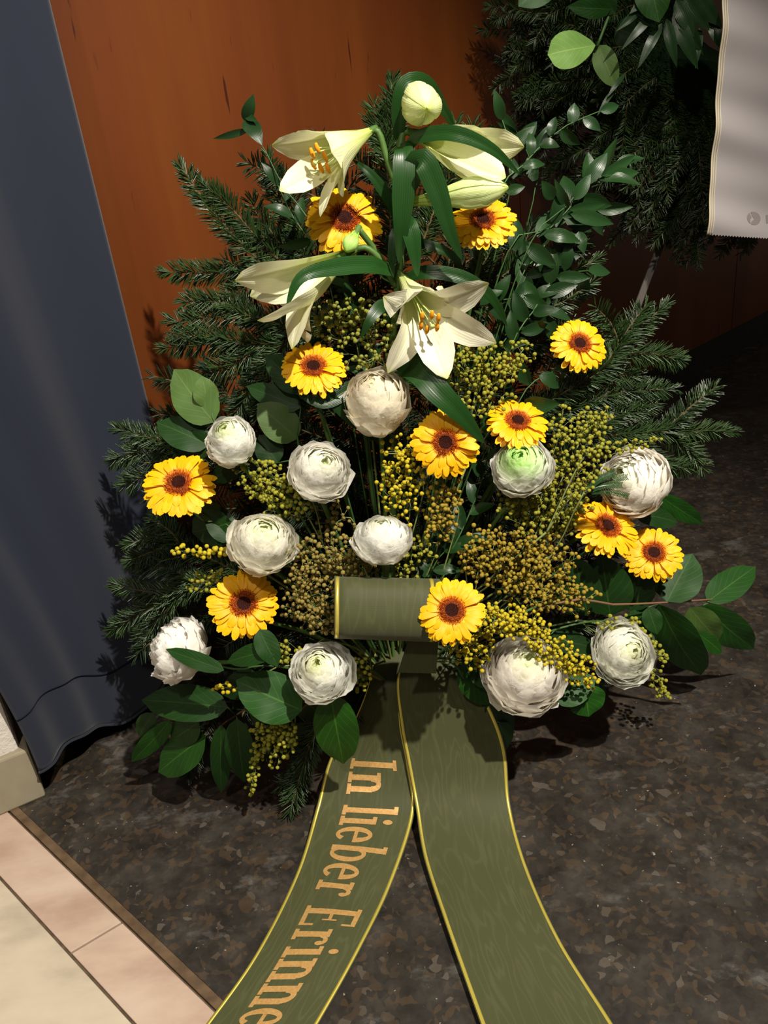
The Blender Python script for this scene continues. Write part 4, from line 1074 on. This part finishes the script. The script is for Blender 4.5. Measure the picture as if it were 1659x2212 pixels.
# feathery mimosa leaf in front of the far right ranunculus
t = thing('mimosa_leaf', 'feathery grey green mimosa leaf lying across the round ranunculus at far right', 'leaf', K)
b0 = S(1262, 1062, -.05)
obj('stem', tube(smooth_path([K, S(1150, 1250, .03), b0], 14), [.0018, .001], 5), MMST, t)
for (tx, ty) in ((1328, 1020), (1356, 1030), (1344, 1048), (1358, 1072)):
    e = S(tx, ty, -.075); b = MB(); pth = smooth_path([b0, (b0 + e) / 2 + V(0, 0, .004), e], 30); b.tube(pth, .0006, 4)
    for i in range(4, 29):
        d = nrm(pth[i] - pth[i - 1]); vd = tocam(pth[i]); sd = np.cross(d, vd)
        for sg in (-1, 1):
            q = pth[i] + (sd * sg * .0046 + d * .0028); b.box((pth[i] + q) / 2, (nrm(q - pth[i]), nrm(d), vd), (.0027, .0007, .0002))
    obj('leaflet', b.mesh(smooth=False), MRUSC, t, color=(1.5, 1.5, 1.5, 1))

# ------------------------------------------------------------------ olive ribbon
rib = thing('funeral_ribbon', 'wide olive green moire ribbon with gold edges and copper lettering', 'ribbon', (K[0], K[1] - .1, 0))
def ribbon_surface(Lp, Rp, n, nv=9, crown=0.0):
    A = smooth_path(Lp, n); B = smooth_path(Rp, n)
    return A, B
def resample_pair(L, R, n=160):
    """resample both edges by shared parameter"""
    k = len(L); u = np.linspace(0, k - 1, n)
    def cr(P_):
        e = [2 * P_[0] - P_[1]] + list(P_) + [2 * P_[-1] - P_[-2]]; out = []
        for x in u:
            i = min(int(x), k - 2); t = x - i; p0, p1, p2, p3 = e[i:i + 4]
            out.append(0.5 * ((2 * p1) + (-p0 + p2) * t + (2 * p0 - 5 * p1 + 4 * p2 - p3) * t * t + (-p0 + 3 * p1 - 3 * p2 + p3) * t ** 3))
        return np.array(out)
    return cr(L), cr(R)
def build_tail(name, L, R, nv=13, crown=0.004, label=None):
    A, B = resample_pair(L, R); n = len(A)
    C = (A + B) / 2; s = np.r_[0, np.cumsum(np.linalg.norm(np.diff(C, axis=0), axis=1))]
    T = np.gradient(C, axis=0); T /= np.linalg.norm(T, axis=1)[:, None]
    X = B - A; X /= np.linalg.norm(X, axis=1)[:, None]
    N = np.cross(X, T); N = np.array([x if np.dot(x, tocam(c)) > 0 else -x for x, c in zip(N, C)]); N /= np.linalg.norm(N, axis=1)[:, None]
    lift = crown * (1 + .5 * np.sin(s * 18))
    def at(i, v, off=0.0):     # i float index, v in 0..1
        i0 = int(min(max(i, 0), n - 2)); f = i - i0
        a = A[i0] * (1 - f) + A[i0 + 1] * f; b = B[i0] * (1 - f) + B[i0 + 1] * f; nn = N[i0] * (1 - f) + N[i0 + 1] * f
        lf = lift[i0] * (1 - f) + lift[i0 + 1] * f
        return a * (1 - v) + b * v + nn * (lf * 4 * v * (1 - v) + off)
    vs = []; uv = []
    for i in range(n):
        for j in range(nv):
            v = j / (nv - 1); vs.append(at(i, v)); uv.append((v, s[i]))
    o = obj(name, mesh(name, vs, grid_faces(n, nv), uv), MRIB, rib)
    if label: o['label'] = label
    for v0, v1, mat, nm in ((0.008, .038, MGOLD, 'gold_edge'), (.962, .992, MGOLD, 'gold_edge')):
        q = []
        for i in range(n):
            q += [at(i, v0, .0002), at(i, v0, .0009), at(i, v1, .0009), at(i, v1, .0002)]
        e = obj(nm, mesh(nm, q, grid_faces(n, 4)), mat, None); e.parent = o; e.matrix_local = Matrix.Identity(4)
        e.matrix_local = o.matrix_local.inverted() if False else Matrix.Identity(4)
    return o, at, s, C
def zf(py):  # ribbon height above the floor by pixel row
    return float(np.interp(py, [1340, 1390, 1460, 1540, 1640, 1740, 1800, 1880, 2000, 2100, 2212, 2500], [.236, .225, .205, .15, .085, .035, .014, .010, .008, .012, .006, .006]))
def edge(pts, dz=0.0): return [PZ(x, y, zf(y) + dz) for x, y in pts]
TL_L = [(832, 1350), (812, 1400), (795, 1480), (762, 1560), (712, 1640), (683, 1745), (640, 1885), (555, 2055), (445, 2212), (300, 2400), (215, 2510)]
TL_R = [(900, 1350), (885, 1400), (868, 1480), (866, 1560), (884, 1650), (895, 1755), (847, 1908), (776, 2055), (688, 2212), (575, 2400), (505, 2520)]
TR_L = [(918, 1345), (896, 1392), (858, 1460), (864, 1560), (880, 1650), (897, 1740), (915, 1850), (960, 1990), (1038, 2212), (1110, 2400), (1150, 2500)]
TR_R = [(944, 1345), (964, 1392), (1012, 1450), (1062, 1535), (1092, 1620), (1103, 1740), (1138, 1870), (1210, 2030), (1325, 2212), (1440, 2400), (1500, 2500)]
tl, atL, sL, CL = build_tail('printed_tail', edge(TL_L, -.004), edge(TL_R, -.004), label='left ribbon tail printed with copper gold letters')
tr, atR, sR, CR = build_tail('plain_tail', edge(TR_L, .006), edge(TR_R, .006), label='right ribbon tail without lettering')
# loop : a roll with horizontal axis
def build_loop():
    cL = P(722, 1312, .955); cR = P(948, 1312, .955)
    X = nrm(cR - cL); wdt = np.linalg.norm(cR - cL); vd = tocam((cL + cR) / 2); Up = nrm(np.cross(X, -vd)); 
    if Up[2] < 0: Up = -Up
    Fw = nrm(np.cross(X, Up)); 
    if np.dot(Fw, vd) < 0: Fw = -Fw
    ry = 66 * PXM(cL); rx_ = .034; n = 60; nv = 9; vs = []; uv = []
    rows = []
    for i in range(n):
        a = math.radians(100 - 262 * i / (n - 1) )
        sq = lambda q: math.copysign(abs(q) ** .8, q)
        off = Fw * (rx_ * sq(math.cos(a))) + Up * (ry * sq(math.sin(a)))
        rows.append(off)
        for j in range(nv):
            v = j / (nv - 1); sag = .0015 * math.sin(v * math.pi)
            vs.append(cL + X * wdt * v + off * (1 + .03 * (v - .5)) + Up * (-.004 * v)); uv.append((v, i / (n - 1) * .16))
    o = obj('loop', mesh('loop', vs, grid_faces(n, nv), uv), MRIB, rib); o['label'] = 'rolled loop at the top of the ribbon'
    for v0, v1 in ((.01, .045), (.90, .935)):
        q = []
        for i in range(n):
            for vv, k in ((v0, .0), (v0, .0008), (v1, .0008), (v1, .0)):
                of = rows[i]; q.append(cL + X * wdt * vv + of * (1 + .03 * (vv - .5)) + nrm(of) * k + Up * (-.004 * vv))
        e = obj('gold_edge', mesh('ge', q, grid_faces(n, 4)), MGOLD, None); e.parent = o; e.matrix_local = Matrix.Identity(4)
    sd = o.modifiers.new('t', 'SOLIDIFY'); sd.thickness = .0006; sd.offset = -1
build_loop()
# knot band between loop and tails
kn = []
pa = [P(892, 1355, .962), P(876, 1400, .957), P(859, 1453, .955)]; pb = [P(948, 1355, .962), P(946, 1400, .957), P(942, 1455, .955)]
A, B = resample_pair(pa, pb, 12); vs = []; uv = []
for i in range(12):
    for j in range(5): v = j / 4; vs.append(A[i] * (1 - v) + B[i] * v); uv.append((v, i * .006))
obj('knot', mesh('knot', vs, grid_faces(12, 5), uv), MRIB, rib)

# lettering (serif glyphs)
def rect(x0, y0, x1, y1, n=4): return [('q', x0, y0, x1, y1)]
def arc(cx, cy, ra, rb, ta, tb, a0, a1, n=18):
    """elliptic band: outer radii ra (x), rb (y); stroke ta at sides, tb at top/bottom"""
    return [('a', cx, cy, ra, rb, ta, tb, a0, a1, n)]
XH = .66; ST = .19; SF = .075
def stemg(x, y0, y1, foot=True, head='full'):
    g = rect(x, y0, x + ST, y1)
    if foot: g += rect(x - .085, y0, x + ST + .085, y0 + SF)
    if head == 'full': g += rect(x - .085, y1 - SF, x + ST + .085, y1)
    if head == 'left': g += rect(x - .09, y1 - SF, x + ST * .6, y1)
    return g
GL = {
 'I': (.52, stemg(.18, 0, 1)),
 'n': (.80, stemg(.12, 0, XH, head='left') + stemg(.52, 0, XH - .18, head='none') + arc(.42, XH - .20, .27, .20, .19, .09, 0, 180)),
 'l': (.40, stemg(.12, 0, 1.0, head='left')),
 'i': (.40, stemg(.12, 0, XH, head='left') + arc(.195, .86, .085, .085, .0849, .0849, 0, 360)),
 'e': (.66, arc(.33, XH / 2, .30, XH / 2, .18, .075, 0, 318, 30) + rect(.10, .33, .60, .395)),
 'b': (.76, rect(.10, .0, .29, 1) + rect(.03, 1 - SF, .2, 1) + arc(.39, XH / 2, .32, XH / 2, .18, .075, -150, 150, 28)),
 'r': (.60, stemg(.12, 0, XH, head='left') + arc(.42, XH - .16, .18, .16, .09, .08, 35, 175, 12) + arc(.52, XH - .13, .075, .075, .0749, .0749, 0, 360, 10)),
 'E': (.84, stemg(.14, 0, 1) + rect(.14, 0, .74, SF + .01) + rect(.14, 1 - SF - .01, .72, 1) + rect(.68, 0, .75, .26) + rect(.66, .76, .73, 1) + rect(.2, .48, .56, .54) + rect(.51, .38, .56, .64)),
 'u': (.80, stemg(.12, .15, XH, foot=False, head='left') + stemg(.52, 0, XH, foot=False, head='left') + rect(.6, 0, .76, SF) + arc(.40, .20, .25, .20, .15, .07, 180, 360)),
 'g': (.70, arc(.32, .40, .24, .24, .13, .06, 0, 360, 24) + arc(.33, -.12, .28, .15, .10, .07, 0, 360, 22) + rect(.5, .56, .66, .63)),
 ' ': (.34, []),
}
iT = lambda py, tab: float(np.interp(py, *tab))
# index along the tail by pixel row of the centre line
def row_of(o_at, pts_n=160):
    rows = []
    for i in range(160):
        p = o_at(i, .5) - CAMP; x = np.dot(p, R_) / np.dot(p, F_) * FPX + W / 2; y = H / 2 - np.dot(p, U_) / np.dot(p, F_) * FPX
        rows.append(y)
    return np.array(rows)
rowsL = row_of(atL)
s0 = float(np.interp(1634, rowsL, sL)); s1 = float(np.interp(2222, rowsL, sL))
text = 'In lieber Erinnerung'; vis = sum(GL[c][0] for c in 'In lieber Erinne')
cap = (s1 - s0) / vis      # metres per cap height along
lv = []; lf = []
def mp(x, y):      # glyph coordinates -> ribbon point
    s = s0 + x * cap; i = float(np.interp(s, sL, np.arange(160)))
    return atL(i, .28 + y * .56, .0006)
xo = 0.0
def quad(p00, p10, p11, p01, nx=3, ny=3):
    o = len(lv)
    for a in range(nx + 1):
        for b in range(ny + 1):
            fa, fb = a / nx, b / ny
            x = (p00[0] * (1 - fa) + p10[0] * fa) * (1 - fb) + (p01[0] * (1 - fa) + p11[0] * fa) * fb
            y = (p00[1] * (1 - fa) + p10[1] * fa) * (1 - fb) + (p01[1] * (1 - fa) + p11[1] * fa) * fb
            lv.append(mp(x, y))
    for a in range(nx):
        for b in range(ny): q = o + a * (ny + 1) + b; lf.append((q, q + ny + 1, q + ny + 2, q + 1))
zj = 0
for ch in text:
    if s0 + (xo + GL[ch][0]) * cap > sL[-1]: break
    for g in GL[ch][1]:
        if g[0] == 'q':
            _, x0, y0, x1, y1 = g; quad((xo + x0, y0), (xo + x1, y0), (xo + x1, y1), (xo + x0, y1), 2, 4)
        else:
            _, cx, cy, ra, rb, ta, tb, a0, a1, n = g
            for k in range(n):
                q = []
                for a in (a0 + (a1 - a0) * k / n, a0 + (a1 - a0) * (k + 1) / n):
                    r = math.radians(a); c, s_ = math.cos(r), math.sin(r)
                    q.append(((xo + cx + ra * c, cy + rb * s_), (xo + cx + (ra - ta) * c, cy + (rb - tb) * s_)))
                quad(q[0][0], q[1][0], q[1][1], q[0][1], 1, 1)
    xo += GL[ch][0]
e = obj('lettering', mesh('lettering', lv, lf, smooth=True), MPRINT, None); e.parent = tl; e.matrix_local = Matrix.Identity(4)

# ------------------------------------------------------------------ wreath behind
WY = 1.95
wc = P(1650, -70, WY); wcn = nrm(tocam(wc) * V(1, 1, 0)); 
wx = nrm(np.cross(V(0, 0, 1), wcn)); wz = V(0, 0, 1); wr = .33
wreath = thing('fir_wreath', 'dark fir wreath on a stand behind the arrangement, upper right', 'wreath', (wc[0], wc[1], wc[2]))
def torus(c, X, Z, R, r, n=40, m_=10):
    Y = np.cross(X, Z); vs = []
    for i in range(n):
        a = 2 * math.pi * i / n; rd = X * math.cos(a) + Z * math.sin(a)
        for j in range(m_):
            b = 2 * math.pi * j / m_; vs.append(c + rd * (R + r * math.cos(b)) + Y * r * math.sin(b))
    f = grid_faces(n, m_, True).tolist()
    for j in range(m_): f.append(((n - 1) * m_ + j, (n - 1) * m_ + (j + 1) % m_, (j + 1) % m_, j))
    return mesh('ring', vs, f)
obj('straw_ring', torus(wc, wx, wz, wr - .04, .13), MFOAM, wreath)
rs = np.random.RandomState(5)
for k in range(330):
    a = 2 * math.pi * (k * .618 % 1) if k < 100 else math.radians(rs.uniform(165, 285))
    rd = wx * math.cos(a) + wz * math.sin(a); tg = -wx * math.sin(a) + wz * math.cos(a); b_ang = rs.uniform(-1.3, 1.1)
    out = rd * math.sin(b_ang + .2) + wcn * math.cos(b_ang)
    p0 = wc + rd * (wr - .03) + out * .125; d = nrm(out * .38 + tg * rs.choice([-1, 1]) * rs.uniform(.2, .8) + rd * .3 + V(0, 0, -.3))
    ln = rs.uniform(.10, .17); p1 = p0 + d * ln * .5 + out * .01; p2 = p0 + d * ln + V(0, 0, -.015)
    fir('fir_twig', None, [[p0, p1, p2]], parent=wreath, mat=MFIR, dens=.8, L=.025)
def wl(base, tip, w, mat, k, dY=-.16, fold=.2):
    b = P(base[0], base[1], WY + dY); t_ = P(tip[0], tip[1], WY + dY - .02)
    leaf3(wreath, b, t_, w * PXM(b), mat, P_LA if mat is MRUSC else (P_OB if k == 1.5 else P_OV), .08, rdir(b, .3, .1), fold=fold, color=(k, k, k, 1), nu=12, nv=7)
wl((1286, 98), (1183, 118), 62, MSALALB, 1.5); wl((1292, 98), (1330, 190), 44, MSALALB, .55, -.15); wl((1320, 20), (1226, 14), 34, MSALAL, .6)
wl((1400, -60), (1424, 48), 64, MSALAL, .75, -.2); wl((1190, -40), (1120, 14), 60, MSALAL, .9); wl((1330, 60), (1380, 80), 50, MSALAL, .4, -.12); wl((1280, -30), (1330, 30), 50, MSALAL, .5, -.14)
for (bx, by), (tx, ty), w in (((1395, 5), (1330, 68), 16), ((1420, 20), (1342, 108), 16), ((1430, 50), (1378, 148), 18), ((1440, 40), (1462, 145), 20), ((1455, 25), (1508, 150), 26), ((1460, 0), (1500, 80), 26), ((1480, -10), (1532, 66), 30), ((1512, 60), (1502, 148), 16), ((1530, 40), (1560, 110), 20), ((1400, -10), (1360, 30), 16), ((1470, 10), (1520, 120), 22), ((1500, -20), (1560, 60), 26), ((1445, 60), (1500, 110), 20), ((1350, 160), (1312, 210), 10), ((1330, 190), (1290, 250), 10)):
    wl((bx, by), (tx, ty), w, MRUSC, .8, -.19)
obj('twig', tube(smooth_path([P(1345, -60, WY - .14), P(1320, 20, WY - .15), P(1290, 100, WY - .16)], 10), .003, 6), MSTEMD, wreath)
# stand leg(s)
stand = thing('wreath_stand', 'grey metal stand legs leaning under the dark wreath', 'stand', PZ(1262, 980, 0))
lt = P(1482, 385, 2.02); lm = P(1368, 690, 1.95); dirn = nrm(lm - lt); foot = lm + dirn * ((lm[2] - 0.0) / -dirn[2])
b = MB(); ax = nrm(lt - foot); sx = nrm(np.cross(ax, tocam(lm))); sy = np.cross(ax, sx)
b.box((lt + foot) / 2 + V(0, 0, .004), (ax, sx, sy), (np.linalg.norm(lt - foot) / 2 - .004, .009, .006)); o = obj('leg', b.mesh(smooth=False), MSTEEL, stand); bevel(o, .002)
stand.location = [float(v) for v in foot]
o.matrix_local = Matrix.Translation(stand.location).inverted()
foot2 = V(wc[0] * 1 + .75, foot[1] - .12, 0); t2 = V(lt[0] + .2, lt[1], lt[2] + .3); ax = nrm(t2 - foot2); sx = nrm(np.cross(ax, V(0, -1, 0))); sy = np.cross(ax, sx)
b = MB(); b.box((t2 + foot2) / 2, (ax, sx, sy), (np.linalg.norm(t2 - foot2) / 2, .009, .006)); obj('leg', b.mesh(smooth=False), MSTEEL, stand)
foot3 = V(lt[0] + .55, lt[1] + .35, 0); ax = nrm(t2 - foot3); sx = nrm(np.cross(ax, V(1, 0, 0))); sy = np.cross(ax, sx)
b = MB(); b.box((t2 + foot3) / 2, (ax, sx, sy), (np.linalg.norm(t2 - foot3) / 2, .009, .006)); obj('leg', b.mesh(smooth=False), MSTEEL, stand)

# white ribbon
def white_ribbon():
    YR = 1.70
    tlc = P(1574, -160, YR + .03); blc = P(1527, 505, YR); brc = P(1706, 516, YR); 
    Xd = brc - blc; n = 120; nz_ = 90; vs = []; uv = []
    up = tlc - blc
    trc = tlc + Xd * 1.02
    w = np.linalg.norm(Xd)
    N = nrm(np.cross(Xd, up)); N = N if np.dot(N, tocam(blc)) > 0 else -N
    wv = lambda v, u: .0042 * math.sin(u * 21 + v * 2.5) + .0026 * math.sin(u * 38 + 2.2 * v) + .003 * math.sin(v * 5)
    def at(u, v, off=0):
        return blc * (1 - u) * (1 - v) + brc * (1 - u) * v + tlc * u * (1 - v) + trc * u * v + N * (wv(v, u) + off)
    for i in range(nz_):
        for j in range(n + 1):
            u = i / (nz_ - 1); v = j / n
            if i == 0: u = -.0055 if j % 4 == 0 else (.0 if j % 4 == 2 else -.0028)
            vs.append(at(u, v)); uv.append((v, u * .65))
    o = obj('white_ribbon', mesh('white_ribbon', vs, grid_faces(nz_, n + 1), uv), MWRIB)
    tag(o, 'wide white satin ribbon with zigzag cut end hanging from the wreath', 'ribbon')
    for v in (.004, .028, .052):
        b = MB(); b.tube([at(u, v, .0006) for u in np.linspace(-.004, 1, 90)], .0012 if v > .01 else .0016, 5); obj('edge_cord', b.mesh(), MCORD, o)
    # printed emblem: round mark split by a light slanting stroke, then an upright letter stroke
    def pm(x, y): # pixels -> u,v
        v = (x - (1527 + (505 - y) * .07)) / 179.0; u = (505 + (x - 1527) * .06 - y) / 665.0; return u, v
    cx, cy, r = 1626, 466, 15.5
    def patch(poly, nm):
        c = np.mean(poly, axis=0); ring = [at(*pm(*q), .0007) for q in poly]; vs = ring + [at(*pm(*c), .0007)]; k = len(ring)
        obj(nm, mesh(nm, vs, [(i, (i + 1) % k, k) for i in range(k)]), MGREY, o)
    left = [(cx + r * math.cos(a), cy + r * math.sin(a)) for a in np.radians(np.linspace(125, 235, 12))] + [(cx - 4.5, cy - 2), (cx - 8.5, cy + 3)]
    patch(left, 'emblem')
    right = [(cx + r * math.cos(a), cy + r * math.sin(a)) for a in np.radians(np.linspace(-112, 122, 22))] + [(cx - 6, cy + 8), (cx + 1, cy + 2), (cx - 3, cy - 6)]
    patch(right, 'emblem')
    patch([(1655, 458), (1660, 458), (1659.5, 478), (1654, 478)], 'emblem'); patch([(1660, 458), (1669, 458), (1669, 461), (1660, 461)], 'emblem')
white_ribbon()
